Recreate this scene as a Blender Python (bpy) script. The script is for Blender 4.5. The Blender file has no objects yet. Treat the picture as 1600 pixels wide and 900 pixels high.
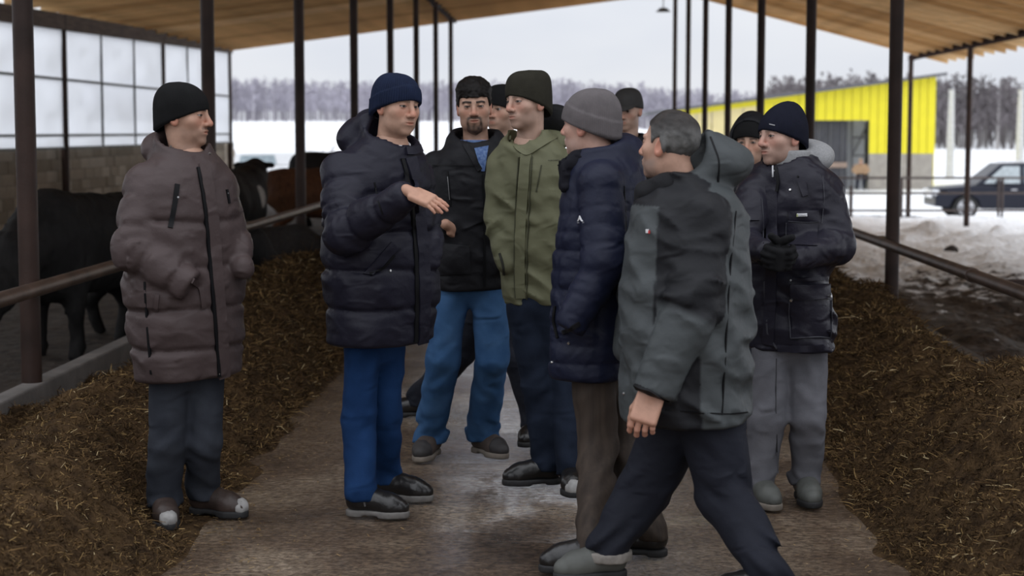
import bpy, math, random
import numpy as np
from mathutils import Vector, Matrix
from mathutils.bvhtree import BVHTree
random.seed(4); RS = np.random.RandomState(7)
SC = bpy.context.scene; COL = SC.collection
F = 2700.0; CAMZ = 1.6; PITCH = math.atan(245.0 / F); YAW = math.atan(92.0 / F)
# ---------------------------------------------------------------- camera
cam = bpy.data.cameras.new('camera'); camo = bpy.data.objects.new('camera', cam); COL.objects.link(camo)
cam.sensor_width = 36.0; cam.lens = F / 1600 * 36; cam.clip_end = 3000
camo.location = (0, 0, CAMZ)
camo.rotation_euler = (math.pi / 2 - PITCH, 0, YAW)
cam.dof.use_dof = True; cam.dof.focus_distance = 7.15; cam.dof.aperture_fstop = 3.2
SC.camera = camo
CAMM = np.array(camo.rotation_euler.to_matrix())
# ---------------------------------------------------------------- world: bright overcast sky
w = bpy.data.worlds.new('world'); SC.world = w; w.use_nodes = True
nt = w.node_tree; nt.nodes.clear()
wo = nt.nodes.new('ShaderNodeOutputWorld'); bg = nt.nodes.new('ShaderNodeBackground')
tc = nt.nodes.new('ShaderNodeTexCoord'); nz = nt.nodes.new('ShaderNodeTexNoise'); rp = nt.nodes.new('ShaderNodeValToRGB')
mp = nt.nodes.new('ShaderNodeMapping'); mp.inputs['Scale'].default_value = (1, 1, 3)
nz.inputs['Scale'].default_value = 3.0; nz.inputs['Detail'].default_value = 4
rp.color_ramp.elements[0].position = .3; rp.color_ramp.elements[0].color = (.66, .70, .78, 1)
rp.color_ramp.elements[1].position = .7; rp.color_ramp.elements[1].color = (.86, .87, .89, 1)
L = nt.links.new
L(tc.outputs['Generated'], mp.inputs['Vector']); L(mp.outputs[0], nz.inputs['Vector']); L(nz.outputs['Fac'], rp.inputs['Fac'])
# overcast distribution: the cloud deck grows brighter towards the zenith
sp_ = nt.nodes.new('ShaderNodeSeparateXYZ'); L(tc.outputs['Generated'], sp_.inputs[0])
zr = nt.nodes.new('ShaderNodeMapRange'); zr.inputs['From Min'].default_value = 0; zr.inputs['From Max'].default_value = 1; zr.inputs['To Min'].default_value = 1.0; zr.inputs['To Max'].default_value = 2.3
L(sp_.outputs['Z'], zr.inputs['Value'])
vm = nt.nodes.new('ShaderNodeVectorMath'); vm.operation = 'SCALE'; L(rp.outputs[0], vm.inputs[0]); L(zr.outputs[0], vm.inputs['Scale'])
L(vm.outputs[0], bg.inputs['Color']); L(bg.outputs[0], wo.inputs[0])
bg.inputs['Strength'].default_value = 1.0
# ---------------------------------------------------------------- exposure
SC.view_settings.view_transform = 'Standard'; SC.view_settings.look = 'None'
SC.view_settings.gamma = 1.0; SC.view_settings.use_curve_mapping = False
SC.view_settings.exposure = 0.0

# ================================================================ helpers
def ray(px, py):
    v = np.array([(px - 800) / F, (450 - py) / F, -1.0])
    return CAMM @ v
def pix(px, py, d):
    """world point seen at a pixel of the photograph, at distance d down the aisle"""
    r = ray(px, py); return np.array([0, 0, CAMZ]) + r * (d / r[1])
def gnd(px, py, z=0.0):
    r = ray(px, py); return np.array([0, 0, CAMZ]) + r * ((z - CAMZ) / r[2])

def tag(o, label=None, cat=None, group=None, kind=None):
    if label: o['label'] = label
    if cat: o['category'] = cat
    if group: o['group'] = group
    if kind: o['kind'] = kind
    return o
def mesh_data(name, V, Fc, mats, smooth=False, col=None, mi=None):
    me = bpy.data.meshes.new(name)
    V = np.asarray(V, np.float32)
    if isinstance(Fc, np.ndarray) and Fc.ndim == 2:
        n, k = Fc.shape
        me.vertices.add(len(V)); me.vertices.foreach_set('co', V.ravel())
        me.loops.add(n * k); me.loops.foreach_set('vertex_index', Fc.astype(np.int32).ravel())
        me.polygons.add(n); me.polygons.foreach_set('loop_start', np.arange(0, n * k, k, dtype=np.int32))
        me.polygons.foreach_set('loop_total', np.full(n, k, np.int32))
        me.update(calc_edges=True); me.validate()
    else:
        me.from_pydata([tuple(map(float, v)) for v in V], [], [tuple(map(int, f)) for f in Fc]); me.update()
    for m in (mats if isinstance(mats, (list, tuple)) else [mats]): me.materials.append(m)
    if mi is not None: me.polygons.foreach_set('material_index', np.asarray(mi, np.int32))
    if smooth: me.polygons.foreach_set('use_smooth', np.ones(len(me.polygons), bool))
    if col is not None:
        a = me.attributes.new('Col', 'FLOAT_COLOR', 'POINT')
        c = np.ones((len(V), 4), np.float32); c[:, :3] = col; a.data.foreach_set('color', c.ravel())
    return me
def link(name, me, parent=None, loc=None):
    o = bpy.data.objects.new(name, me); COL.objects.link(o)
    if parent: o.parent = parent
    if loc is not None: o.location = tuple(map(float, loc))
    return o
def empty(name, loc, rz=0):
    o = bpy.data.objects.new(name, None); COL.objects.link(o); o.location = tuple(map(float, loc)); o.rotation_euler = (0, 0, rz); o.empty_display_size = .1
    return o
class MB:
    """collects boxes, tubes and prisms, builds ONE mesh object"""
    def __init__(s): s.V = []; s.F = []
    def add(s, V, Fc):
        n = len(s.V); s.V += [tuple(v) for v in V]; s.F += [tuple(i + n for i in f) for f in Fc]; return s
    def box(s, x0, x1, y0, y1, z0, z1):
        V = [(x, y, z) for z in (z0, z1) for y in (y0, y1) for x in (x0, x1)]
        return s.add(V, [(0, 2, 3, 1), (4, 5, 7, 6), (0, 1, 5, 4), (2, 6, 7, 3), (0, 4, 6, 2), (1, 3, 7, 5)])
    def tube(s, a, b, r, r2=None, n=14, cap=True):
        a = Vector(a); b = Vector(b); r2 = r if r2 is None else r2
        d = (b - a).normalized(); u = d.orthogonal().normalized(); v = d.cross(u)
        V = [a + (u * math.cos(t) + v * math.sin(t)) * r for t in [2 * math.pi * i / n for i in range(n)]]
        V += [b + (u * math.cos(t) + v * math.sin(t)) * r2 for t in [2 * math.pi * i / n for i in range(n)]]
        Fc = [(i, (i + 1) % n, n + (i + 1) % n, n + i) for i in range(n)]
        if cap: Fc += [tuple(range(n - 1, -1, -1)), tuple(range(n, 2 * n))]
        return s.add(V, Fc)
    def prism(s, prof, axis, a0, a1):
        """closed 2-D profile extruded along an axis (0 = x, 1 = y, 2 = z)"""
        n = len(prof); V = []
        for a in (a0, a1):
            for p, q in prof: V.append({0: (a, p, q), 1: (p, a, q), 2: (p, q, a)}[axis])
        return s.add(V, [(i, (i + 1) % n, n + (i + 1) % n, n + i) for i in range(n)] + [tuple(range(n - 1, -1, -1)), tuple(range(n, 2 * n))])
    def build(s, name, m, parent=None, loc=None, smooth=False, bevel=0, base=None):
        V = np.array(s.V)
        if base is not None: V = V - np.asarray(base)
        me = mesh_data(name, V, s.F, m)
        bm_fix(me)
        if smooth:
            me.polygons.foreach_set('use_smooth', np.ones(len(me.polygons), bool))
            me.set_sharp_from_angle(angle=math.radians(40))
        o = link(name, me, parent, loc)
        if bevel:
            md = o.modifiers.new('bevel', 'BEVEL'); md.width = bevel; md.segments = 2; md.limit_method = 'ANGLE'
        return o
import bmesh
def bm_fix(me):
    bm = bmesh.new(); bm.from_mesh(me); bmesh.ops.recalc_face_normals(bm, faces=bm.faces); bm.to_mesh(me); bm.free()

# ---------------------------------------------------------------- materials
MATS = {}
def mat(name, col, rough=.7, var=.15, nscale=8, bump=0., bscale=40, spec=.5, metal=0., attr=False, stretch=(1, 1, 1), col2=None, sheen=0., trans=0., crease=0., cscale=10):
    if name in MATS: return MATS[name]
    m = bpy.data.materials.new(name); m.use_nodes = True; t = m.node_tree; b = t.nodes['Principled BSDF']
    b.inputs['Roughness'].default_value = rough; b.inputs['Specular IOR Level'].default_value = spec; b.inputs['Metallic'].default_value = metal
    if sheen: b.inputs['Sheen Weight'].default_value = sheen
    if trans: b.inputs['Transmission Weight'].default_value = trans
    tc = t.nodes.new('ShaderNodeTexCoord'); mp = t.nodes.new('ShaderNodeMapping'); mp.inputs['Scale'].default_value = stretch
    t.links.new(tc.outputs['Object'], mp.inputs['Vector'])
    n = t.nodes.new('ShaderNodeTexNoise'); n.inputs['Scale'].default_value = nscale; n.inputs['Detail'].default_value = 5
    t.links.new(mp.outputs[0], n.inputs['Vector'])
    mx = t.nodes.new('ShaderNodeMix'); mx.data_type = 'RGBA'
    r = t.nodes.new('ShaderNodeValToRGB'); r.color_ramp.elements[0].position = .3; r.color_ramp.elements[1].position = .7
    t.links.new(n.outputs['Fac'], r.inputs['Fac'])
    if attr:
        a = t.nodes.new('ShaderNodeAttribute'); a.attribute_name = 'Col'
        r.color_ramp.elements[0].color = (1 - var,) * 3 + (1,); r.color_ramp.elements[1].color = (1 + var,) * 3 + (1,)
        mx.blend_type = 'MULTIPLY'; mx.inputs['Factor'].default_value = 1
        t.links.new(a.outputs['Color'], mx.inputs[6]); t.links.new(r.outputs[0], mx.inputs[7]); out = mx.outputs[2]
    else:
        c = np.array(col); c2 = np.array(col2) if col2 is not None else c * (1 + var)
        if col2 is None: c = c * (1 - var)
        r.color_ramp.elements[0].color = tuple(c) + (1,); r.color_ramp.elements[1].color = tuple(np.clip(c2, 0, 1)) + (1,)
        out = r.outputs[0]
    t.links.new(out, b.inputs['Base Color'])
    if bump:
        n2 = t.nodes.new('ShaderNodeTexNoise'); n2.inputs['Scale'].default_value = bscale; n2.inputs['Detail'].default_value = 6
        t.links.new(mp.outputs[0], n2.inputs['Vector'])
        bp = t.nodes.new('ShaderNodeBump'); bp.inputs['Strength'].default_value = 1; bp.inputs['Distance'].default_value = bump
        t.links.new(n2.outputs['Fac'], bp.inputs['Height']); t.links.new(bp.outputs[0], b.inputs['Normal'])
    if crease:
        n3 = t.nodes.new('ShaderNodeTexNoise'); n3.noise_type = 'RIDGED_MULTIFRACTAL'; n3.inputs['Scale'].default_value = cscale; n3.inputs['Detail'].default_value = 3; n3.inputs['Distortion'].default_value = .6
        mp3 = t.nodes.new('ShaderNodeMapping'); mp3.inputs['Scale'].default_value = (1, 1, 1.7); mp3.inputs['Rotation'].default_value = (.3, .35, 0); t.links.new(tc.outputs['Object'], mp3.inputs['Vector']); t.links.new(mp3.outputs[0], n3.inputs['Vector'])
        b3 = t.nodes.new('ShaderNodeBump'); b3.inputs['Distance'].default_value = crease; t.links.new(n3.outputs['Fac'], b3.inputs['Height'])
        if bump: t.links.new(b3.outputs[0], bp.inputs['Normal'])
        else: t.links.new(b3.outputs[0], b.inputs['Normal'])
    MATS[name] = m; return m

# ---------------------------------------------------------------- numpy value noise
_T = RS.rand(32, 32, 32).astype(np.float32)
def vnoise(P, scale=1.0, seed=0):
    P = np.asarray(P, np.float32) * np.float32(scale) + np.float32(seed * 7.31)
    i = np.floor(P).astype(np.int32); f = P - i; f = f * f * (3 - 2 * f); i &= 31; j = (i + 1) & 31
    x0, y0, z0 = i[..., 0], i[..., 1], i[..., 2]; x1, y1, z1 = j[..., 0], j[..., 1], j[..., 2]
    fx, fy, fz = f[..., 0], f[..., 1], f[..., 2]
    a = _T[x0, y0, z0] * (1 - fx) + _T[x1, y0, z0] * fx; b = _T[x0, y1, z0] * (1 - fx) + _T[x1, y1, z0] * fx
    c = _T[x0, y0, z1] * (1 - fx) + _T[x1, y0, z1] * fx; d = _T[x0, y1, z1] * (1 - fx) + _T[x1, y1, z1] * fx
    a = a * (1 - fy) + b * fy; c = c * (1 - fy) + d * fy
    return (a * (1 - fz) + c * fz) * 2 - 1
def fbm(P, scale, oct=3, seed=0):
    s = 0; a = 1.0; t = 0
    for k in range(oct): s = s + a * vnoise(P, scale * 2 ** k, seed + k); t += a; a *= .5
    return s / t
def sstep(x, a, b):
    t = np.clip((x - a) / (b - a), 0, 1); return t * t * (3 - 2 * t)

# ---------------------------------------------------------------- signed distance fields -> one smooth closed surface
def surfnet(sdf, lo, hi, h, lip=1.15):
    lo = np.asarray(lo, float); n = np.maximum(np.ceil((np.asarray(hi) - lo) / (4 * h)).astype(int), 2)
    C = np.stack(np.meshgrid(*[lo[k] + 4 * h * np.arange(n[k] + 1) for k in range(3)], indexing='ij'), -1)
    Dc = sdf(C.reshape(-1, 3).astype(F32)).reshape(C.shape[:3])
    N = n * 4 + 1
    m = np.abs(Dc) < 4 * h * 1.75 * lip
    mm = np.zeros_like(m)
    for dx in (0, -1, 1):
        for dy in (0, -1, 1):
            for dz in (0, -1, 1): mm |= np.roll(m, (dx, dy, dz), (0, 1, 2)) if (dx, dy, dz).count(0) >= 2 else False
    idx = [np.minimum((np.arange(N[k]) + 2) // 4, n[k]) for k in range(3)]
    D = Dc[np.ix_(*idx)].astype(np.float32); M = mm[np.ix_(*idx)]
    I = np.argwhere(M); P = (lo + I * h).astype(F32)
    out = np.empty(len(P), np.float32)
    for s in range(0, len(P), 400000): out[s:s + 400000] = sdf(P[s:s + 400000])
    D[M] = out
    for k in range(3):                                   # close the surface at the box
        sl = [slice(None)] * 3; sl[k] = 0; D[tuple(sl)] = np.maximum(D[tuple(sl)], 1e-4); sl[k] = -1; D[tuple(sl)] = np.maximum(D[tuple(sl)], 1e-4)
    S = D < 0
    c8 = [(i, j, k) for i in (0, 1) for j in (0, 1) for k in (0, 1)]
    sh = [N[k] - 1 for k in range(3)]
    cnt = sum(S[i:i + sh[0], j:j + sh[1], k:k + sh[2]].astype(np.int8) for i, j, k in c8)
    act = (cnt > 0) & (cnt < 8); A = np.argwhere(act)
    vid = np.full(sh, -1, np.int64); vid[act] = np.arange(len(A))
    acc = np.zeros((len(A), 3)); num = np.zeros(len(A))
    val = {c: D[A[:, 0] + c[0], A[:, 1] + c[1], A[:, 2] + c[2]] for c in c8}
    for c in c8:
        for k in range(3):
            if c[k] == 0:
                e = list(c); e[k] = 1; e = tuple(e); a = val[c]; b = val[e]; x = (a < 0) != (b < 0)
                t = np.where(x, a / np.where(x, a - b, 1), 0); p = np.tile(np.array(c, float), (len(A), 1)); p[:, k] = t
                acc[x] += p[x]; num[x] += 1
    V = lo + (A + acc / num[:, None]) * h
    Q = []
    for k in range(3):
        a, b = [(1, 2), (2, 0), (0, 1)][k]
        s0 = [slice(None)] * 3; s1 = [slice(None)] * 3; s0[k] = slice(0, -1); s1[k] = slice(1, None)
        X = S[tuple(s0)] != S[tuple(s1)]; E = np.argwhere(X)
        E = E[(E[:, a] > 0) & (E[:, b] > 0) & (E[:, a] < N[a] - 1) & (E[:, b] < N[b] - 1)]
        inside = S[E[:, 0], E[:, 1], E[:, 2]]
        def cell(da, db):
            G = E.copy(); G[:, a] -= da; G[:, b] -= db; return vid[G[:, 0], G[:, 1], G[:, 2]]
        q = np.stack([cell(1, 1), cell(0, 1), cell(0, 0), cell(1, 0)], 1)
        q[~inside] = q[~inside][:, ::-1]; Q.append(q)
    Q = np.concatenate(Q); Q = Q[(Q >= 0).all(1)]
    return V, Q
F32 = np.float32
def length(v): return np.sqrt(np.einsum('...i,...i->...', v, v))
def smin(a, b, k):
    h = np.clip(.5 + .5 * (b - a) / k, 0, 1); return b + (a - b) * h - k * h * (1 - h)
def smax(a, b, k): return -smin(-a, -b, k)
def cone(P, a, b, r1, r2, par=False):
    a = np.asarray(a, F32); b = np.asarray(b, F32); ba = b - a; pa = P - a; r1 = F32(r1); r2 = F32(r2)
    h = np.clip(pa @ ba / (ba @ ba), 0, 1); d = length(pa - h[:, None] * ba) - (r1 + (r2 - r1) * h)
    return (d, h) if par else d
def ell(P, c, r):
    q = (P - np.asarray(c, F32)) / np.asarray(r, F32); k0 = length(q); k1 = length(q / np.asarray(r, F32)); return k0 * (k0 - 1) / np.maximum(k1, F32(1e-6))
def chain(P, pts, rs, k=.02):
    d = None; S = np.zeros(len(P), F32); best = np.full(len(P), 1e9, F32); acc = F32(0)
    for i in range(len(pts) - 1):
        di, h = cone(P, pts[i], pts[i + 1], rs[i], rs[i + 1], True); l = F32(np.linalg.norm(np.asarray(pts[i + 1]) - np.asarray(pts[i])))
        S = np.where(di < best, acc + h * l, S); best = np.minimum(best, di); acc += l
        d = di if d is None else smin(d, di, k)
    return d, S
# ================================================================ THE SETTING
XL, XR = -3.07, 2.72            # inner post rows
XOL, XOR = -9.04, 9.08          # outer post rows
YEND = 45.7; YBEG = 8.0
S = 5.1
RIDGE_X, RIDGE_Z = 2.72, 5.42
def roof_z(x):
    return RIDGE_Z - (RIDGE_X - x) * .127 if x < RIDGE_X else RIDGE_Z - (x - RIDGE_X) * .262
M_steel = mat('brown_steel', (.040, .023, .018), .5, .45, 3, .002, 60, .25)
M_rail = mat('worn_rail_steel', (.11, .075, .06), .45, .4, 5, .001, 90, .5, metal=.3)
M_dark = mat('dark_steel', (.03, .03, .032), .5, .3, 5)
M_wood = mat('raw_pine', (.70, .45, .21), .7, .28, 3, .003, 30, .3, stretch=(.35, 6, 4))
M_wood2 = mat('raw_pine_sheathing', (.66, .44, .23), .7, .25, 2.5, .003, 30, .3, stretch=(6, .3, 4))
WOODS = [M_wood, mat('raw_pine_pale', (.80, .56, .30), .7, .25, 3, .003, 30, .3, stretch=(.35, 6, 4)), mat('raw_pine_brown', (.56, .34, .15), .7, .28, 3, .003, 30, .3, stretch=(.35, 6, 4))]
M_eavepipe = mat('brown_eave_pipe', (.034, .020, .016), .95, .3, 3, 0, 60, .03)
M_conc = mat('concrete', (.19, .175, .165), .85, .3, 4, .004, 30)
M_block = mat('block_concrete', (.40, .34, .27), .9, .3, 5, .006, 25, stretch=(1, 2.5, .6))
M_block2 = mat('block_concrete_pale', (.52, .46, .38), .9, .25, 5, .006, 25, stretch=(1, 2.5, .6))
M_block3 = mat('block_concrete_brown', (.31, .26, .20), .9, .3, 5, .006, 25, stretch=(1, 2.5, .6))
M_mortar = mat('mortar', (.24, .21, .17), .95)

def floor_material():
    m = bpy.data.materials.new('wet_muddy_concrete'); m.use_nodes = True; t = m.node_tree; b = t.nodes['Principled BSDF']; Lk = t.links.new
    tc = t.nodes.new('ShaderNodeTexCoord')
    def noise(sc, det=6, st=(1, 1, 1), rough=.6):
        mp = t.nodes.new('ShaderNodeMapping'); mp.inputs['Scale'].default_value = st; Lk(tc.outputs['Object'], mp.inputs['Vector'])
        n = t.nodes.new('ShaderNodeTexNoise'); n.inputs['Scale'].default_value = sc; n.inputs['Detail'].default_value = det; n.inputs['Roughness'].default_value = rough
        Lk(mp.outputs[0], n.inputs['Vector']); return n.outputs['Fac']
    def ramp(f, *els):
        r = t.nodes.new('ShaderNodeValToRGB'); e = r.color_ramp.elements
        while len(e) < len(els): e.new(.5)
        for x, (p, c) in zip(e, els): x.position = p; x.color = tuple(c) + (1,)
        Lk(f, r.inputs['Fac']); return r.outputs[0]
    c1 = ramp(noise(1.3, 8), (.32, (.062, .039, .024)), (.5, (.165, .116, .077)), (.70, (.345, .275, .20)))
    c2 = ramp(noise(38, 6, rough=.7), (.36, (.35, .32, .3)), (.62, (1.25, 1.22, 1.2)))
    mx = t.nodes.new('ShaderNodeMix'); mx.data_type = 'RGBA'; mx.blend_type = 'MULTIPLY'; mx.inputs['Factor'].default_value = 1
    Lk(c1, mx.inputs[6]); Lk(c2, mx.inputs[7]); Lk(mx.outputs[2], b.inputs['Base Color'])
    wet = ramp(noise(.9, 7, (1.3, .6, 1)), (.50, (.08,) * 3), (.72, (.48,) * 3))
    rg = ramp(noise(30, 5), (.35, (.55,) * 3), (.65, (1.15,) * 3))
    m2 = t.nodes.new('ShaderNodeMix'); m2.data_type = 'RGBA'; m2.blend_type = 'MULTIPLY'; m2.inputs['Factor'].default_value = 1
    for (wx, wy, rx_, ry_) in ((.42, 6.75, .42, 1.0), (-.80, 7.75, .40, .9), (.98, 6.5, .22, .7), (-.25, 8.9, .7, 1.2), (.1, 13, .9, 3), (-1.0, 6.9, .25, .35)):   # standing wet patches
        mp_ = t.nodes.new('ShaderNodeMapping'); mp_.vector_type = 'POINT'; mp_.inputs['Location'].default_value = (-wx / rx_, -wy / ry_, 0); mp_.inputs['Scale'].default_value = (1 / rx_, 1 / ry_, 0); Lk(tc.outputs['Object'], mp_.inputs['Vector'])
        ln = t.nodes.new('ShaderNodeVectorMath'); ln.operation = 'LENGTH'; Lk(mp_.outputs[0], ln.inputs[0])
        ad_ = t.nodes.new('ShaderNodeMath'); ad_.operation = 'ADD'; Lk(ln.outputs['Value'], ad_.inputs[0]); Lk(noise(5, 6, (1, .8, 1)), ad_.inputs[1])
        mr_ = t.nodes.new('ShaderNodeMapRange'); mr_.inputs['From Min'].default_value = .9; mr_.inputs['From Max'].default_value = 1.6; mr_.inputs['To Min'].default_value = .13; mr_.inputs['To Max'].default_value = 1.0; Lk(ad_.outputs[0], mr_.inputs['Value'])
        mn_ = t.nodes.new('ShaderNodeMix'); mn_.data_type = 'RGBA'; mn_.blend_type = 'DARKEN'; mn_.inputs['Factor'].default_value = 1; Lk(wet, mn_.inputs[6]); Lk(mr_.outputs[0], mn_.inputs[7]); wet = mn_.outputs[2]
    Lk(wet, m2.inputs[6]); Lk(rg, m2.inputs[7]); Lk(m2.outputs[2], b.inputs['Roughness'])
    bp = t.nodes.new('ShaderNodeBump'); bp.inputs['Distance'].default_value = .02; bp.inputs['Strength'].default_value = 1
    bp2 = t.nodes.new('ShaderNodeBump'); bp2.inputs['Distance'].default_value = .010; bp2.inputs['Strength'].default_value = 1
    Lk(noise(9, 8, (1, 3.2, 1)), bp.inputs['Height']); Lk(noise(60, 4, (1, 2, 1)), bp2.inputs['Height']); Lk(bp.outputs[0], bp2.inputs['Normal']); Lk(bp2.outputs[0], b.inputs['Normal'])
    b.inputs['Specular IOR Level'].default_value = .5
    return m
M_floor = floor_material()
# aisle floor
n = 160; gx = np.linspace(-3.0, 2.66, 60); gy = np.linspace(-9, 60, 420)
GX, GY = np.meshgrid(gx, gy); P3 = np.stack([GX, GY, GX * 0], -1)
GZ = .012 * fbm(P3, .9, 3, 5) - .006
Q = (np.arange(419)[:, None] * 60 + np.arange(59)[None]).ravel(); quad = np.stack([Q, Q + 1, Q + 61, Q + 60], 1)
fl = link('floor', mesh_data('floor', np.stack([GX, GY, GZ], -1).reshape(-1, 3), quad, M_floor, True)); tag(fl, 'wet muddy concrete feed aisle between the two feed heaps', kind='structure')

# terrain : snow field, mud in the right pen, dark bedding in the left pen
def terrain_h(X, Y):
    wR = sstep(X / np.maximum(Y, 30), -.02, .1)
    left = -.6 + 4.1 * np.clip((Y - 46) / 304, 0, 1.3)
    right = -.32 - .3 * sstep(Y, 18, 40) - .75 * sstep(Y, 42, 62) + .6 * sstep(Y, 90, 170) + 1.5 * sstep(Y, 170, 330)
    h = left * (1 - wR) + right * wR
    near = sstep(Y, 44, 52)
    inl = sstep(-X, 2.9, 3.2) * (1 - near); h = h * (1 - inl) + (-.25) * inl
    return h
def terrain(name, x0, x1, nx, y0, y1, ny, m, amp, sc, yspace=None, skip=None, bank=None):
    xs = np.linspace(x0, x1, nx); ys = np.linspace(y0, y1, ny) if yspace is None else yspace
    ny = len(ys); X, Y = np.meshgrid(xs, ys); P = np.stack([X, Y, X * 0], -1)
    Z = terrain_h(X, Y) + amp * fbm(P, sc, 4, 3)
    if bank is not None: Z = Z + bank(X, Y)
    q = (np.arange(ny - 1)[:, None] * nx + np.arange(nx - 1)[None]).ravel(); qu = np.stack([q, q + 1, q + nx + 1, q + nx], 1)
    if skip is not None:
        c = np.stack([X, Y], -1).reshape(-1, 2)[qu].mean(1); qu = qu[~skip(c[:, 0], c[:, 1])]
    return link(name, mesh_data(name, np.stack([X, Y, Z], -1).reshape(-1, 3), qu, m, True))
def ground_mat(name, snow0, snow1, flip=1):
    m = bpy.data.materials.new(name); m.use_nodes = True; t = m.node_tree; b = t.nodes['Principled BSDF']; Lk = t.links.new
    tc = t.nodes.new('ShaderNodeTexCoord'); sx = t.nodes.new('ShaderNodeSeparateXYZ'); Lk(tc.outputs['Object'], sx.inputs[0])
    n1 = t.nodes.new('ShaderNodeTexNoise'); n1.inputs['Scale'].default_value = 3.2; n1.inputs['Detail'].default_value = 10; n1.inputs['Roughness'].default_value = .75; Lk(tc.outputs['Object'], n1.inputs['Vector'])
    n2 = t.nodes.new('ShaderNodeTexNoise'); n2.inputs['Scale'].default_value = 9; n2.inputs['Detail'].default_value = 6; Lk(tc.outputs['Object'], n2.inputs['Vector'])
    mr = t.nodes.new('ShaderNodeMapRange'); mr.inputs['From Min'].default_value = snow0; mr.inputs['From Max'].default_value = snow1; mr.inputs['To Min'].default_value = -.10; mr.inputs['To Max'].default_value = .26
    Lk(sx.outputs['Y'], mr.inputs['Value'])
    ad = t.nodes.new('ShaderNodeMath'); ad.operation = 'ADD'; Lk(mr.outputs[0], ad.inputs[0]); Lk(n1.outputs['Fac'], ad.inputs[1])
    st = t.nodes.new('ShaderNodeMapRange'); st.inputs['From Min'].default_value = .54; st.inputs['From Max'].default_value = .59; Lk(ad.outputs[0], st.inputs['Value'])
    mud = t.nodes.new('ShaderNodeValToRGB'); mud.color_ramp.elements[0].color = (.018, .012, .009, 1); mud.color_ramp.elements[0].position = .3; mud.color_ramp.elements[1].color = (.10, .068, .048, 1); mud.color_ramp.elements[1].position = .75
    Lk(n2.outputs['Fac'], mud.inputs['Fac'])
    mx = t.nodes.new('ShaderNodeMix'); mx.data_type = 'RGBA'; Lk(st.outputs[0], mx.inputs['Factor']); Lk(mud.outputs[0], mx.inputs[6]); mx.inputs[7].default_value = (.93, .94, .96, 1)
    Lk(mx.outputs[2], b.inputs['Base Color']); b.inputs['Roughness'].default_value = .65
    bp = t.nodes.new('ShaderNodeBump'); bp.inputs['Distance'].default_value = .06; Lk(n2.outputs['Fac'], bp.inputs['Height']); Lk(bp.outputs[0], b.inputs['Normal'])
    return m
M_ground = ground_mat('mud_to_snow', 16.5, 30); M_bed = mat('dark_bedding', (.022, .016, .012), .8, .6, 5, .05, 8, col2=(.085, .065, .05)); M_snow = mat('snow', (.93, .94, .955), .6, .02, 2, .03, 3)
def banks(X, Y):
    z = 0
    for (px, d, hgt, r) in ((1250, 36, .2, .7), (1420, 34.5, .18, .5), (1450, 36, .22, .4), (1500, 35, .2, .5), (1530, 34, .25, .4), (1560, 35, .22, .5), (1590, 34, .24, .5), (1380, 36, .2, .6)):
        c = pix(px, 350, d); z = z + hgt * (.7 + .8 * vnoise(np.stack([X, Y, X * 0], -1), 2.5, 6)) * np.exp(-(((X - c[0]) / r) ** 2 + ((Y - d) / .6) ** 2))
    return z
tr = terrain('ground_pen_mud', 2.74, 16, 130, -9, 48, 560, M_ground, .15, 2.4, bank=banks); tag(tr, 'trampled mud turning to snow beside the right feed heap', kind='structure')
tl = terrain('ground_pen_bedding', -16, -3.1, 90, -9, 47.5, 240, M_bed, .07, 1.5); tag(tl, 'dark trampled bedding of the cattle pen on the left', kind='structure')
ysp = 47.2 + np.concatenate([np.linspace(0, 60, 90), np.linspace(61, 600, 90)])
def farbank(X, Y):
    z = .5 * np.exp(-(((Y - 75) / 5) ** 2)) * sstep(X, 13, 16) * (1.2 + .8 * np.sin(X * .9)) * sstep(X, 5, 20)
    z = z + .45 * np.exp(-(((Y - 66) / 4) ** 2)) * sstep(-X, 4, 8) * (1 + .5 * np.sin(X * .7 + 1))
    return z
ts = terrain('ground_snow_field', -260, 260, 170, 0, 0, 0, M_snow, .18, .3, yspace=ysp, bank=farbank); tag(ts, 'open snow field beyond the end of the barn', kind='structure')
for k, (a, b) in enumerate(((-120, -16), (16, 120))):
    o = terrain('ground_snow_side', a, b, 90, -60, 47.3, 90, M_snow, .15, .4); tag(o, 'snow on the %s side of the barn' % ('left', 'right')[k], kind='structure')
o = terrain('ground_snow_approach', -120, 120, 120, -120, -8.9, 60, M_snow, .12, .3); tag(o, 'snow on the open ground behind the viewer', kind='structure')

# kerbs
c = MB().box(-3.12, -3.0, -9, 46, -.3, .175).build('trim_1', M_conc, bevel=.012); tag(c, 'concrete kerb along the left cattle pen', kind='structure')
c = MB().box(2.66, 2.76, -9, 46, -.4, .075).build('trim_2', M_conc, bevel=.012); tag(c, 'concrete kerb along the right pen', kind='structure')
c = MB().prism([(2.645, .02), (2.66, .02), (2.66, .092), (2.74, .092), (2.74, .105), (2.645, .105)], 1, -9, 14.4).build('kerb_edging', M_dark); tag(c, 'dark steel angle edging on the right kerb', 'edging')

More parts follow.
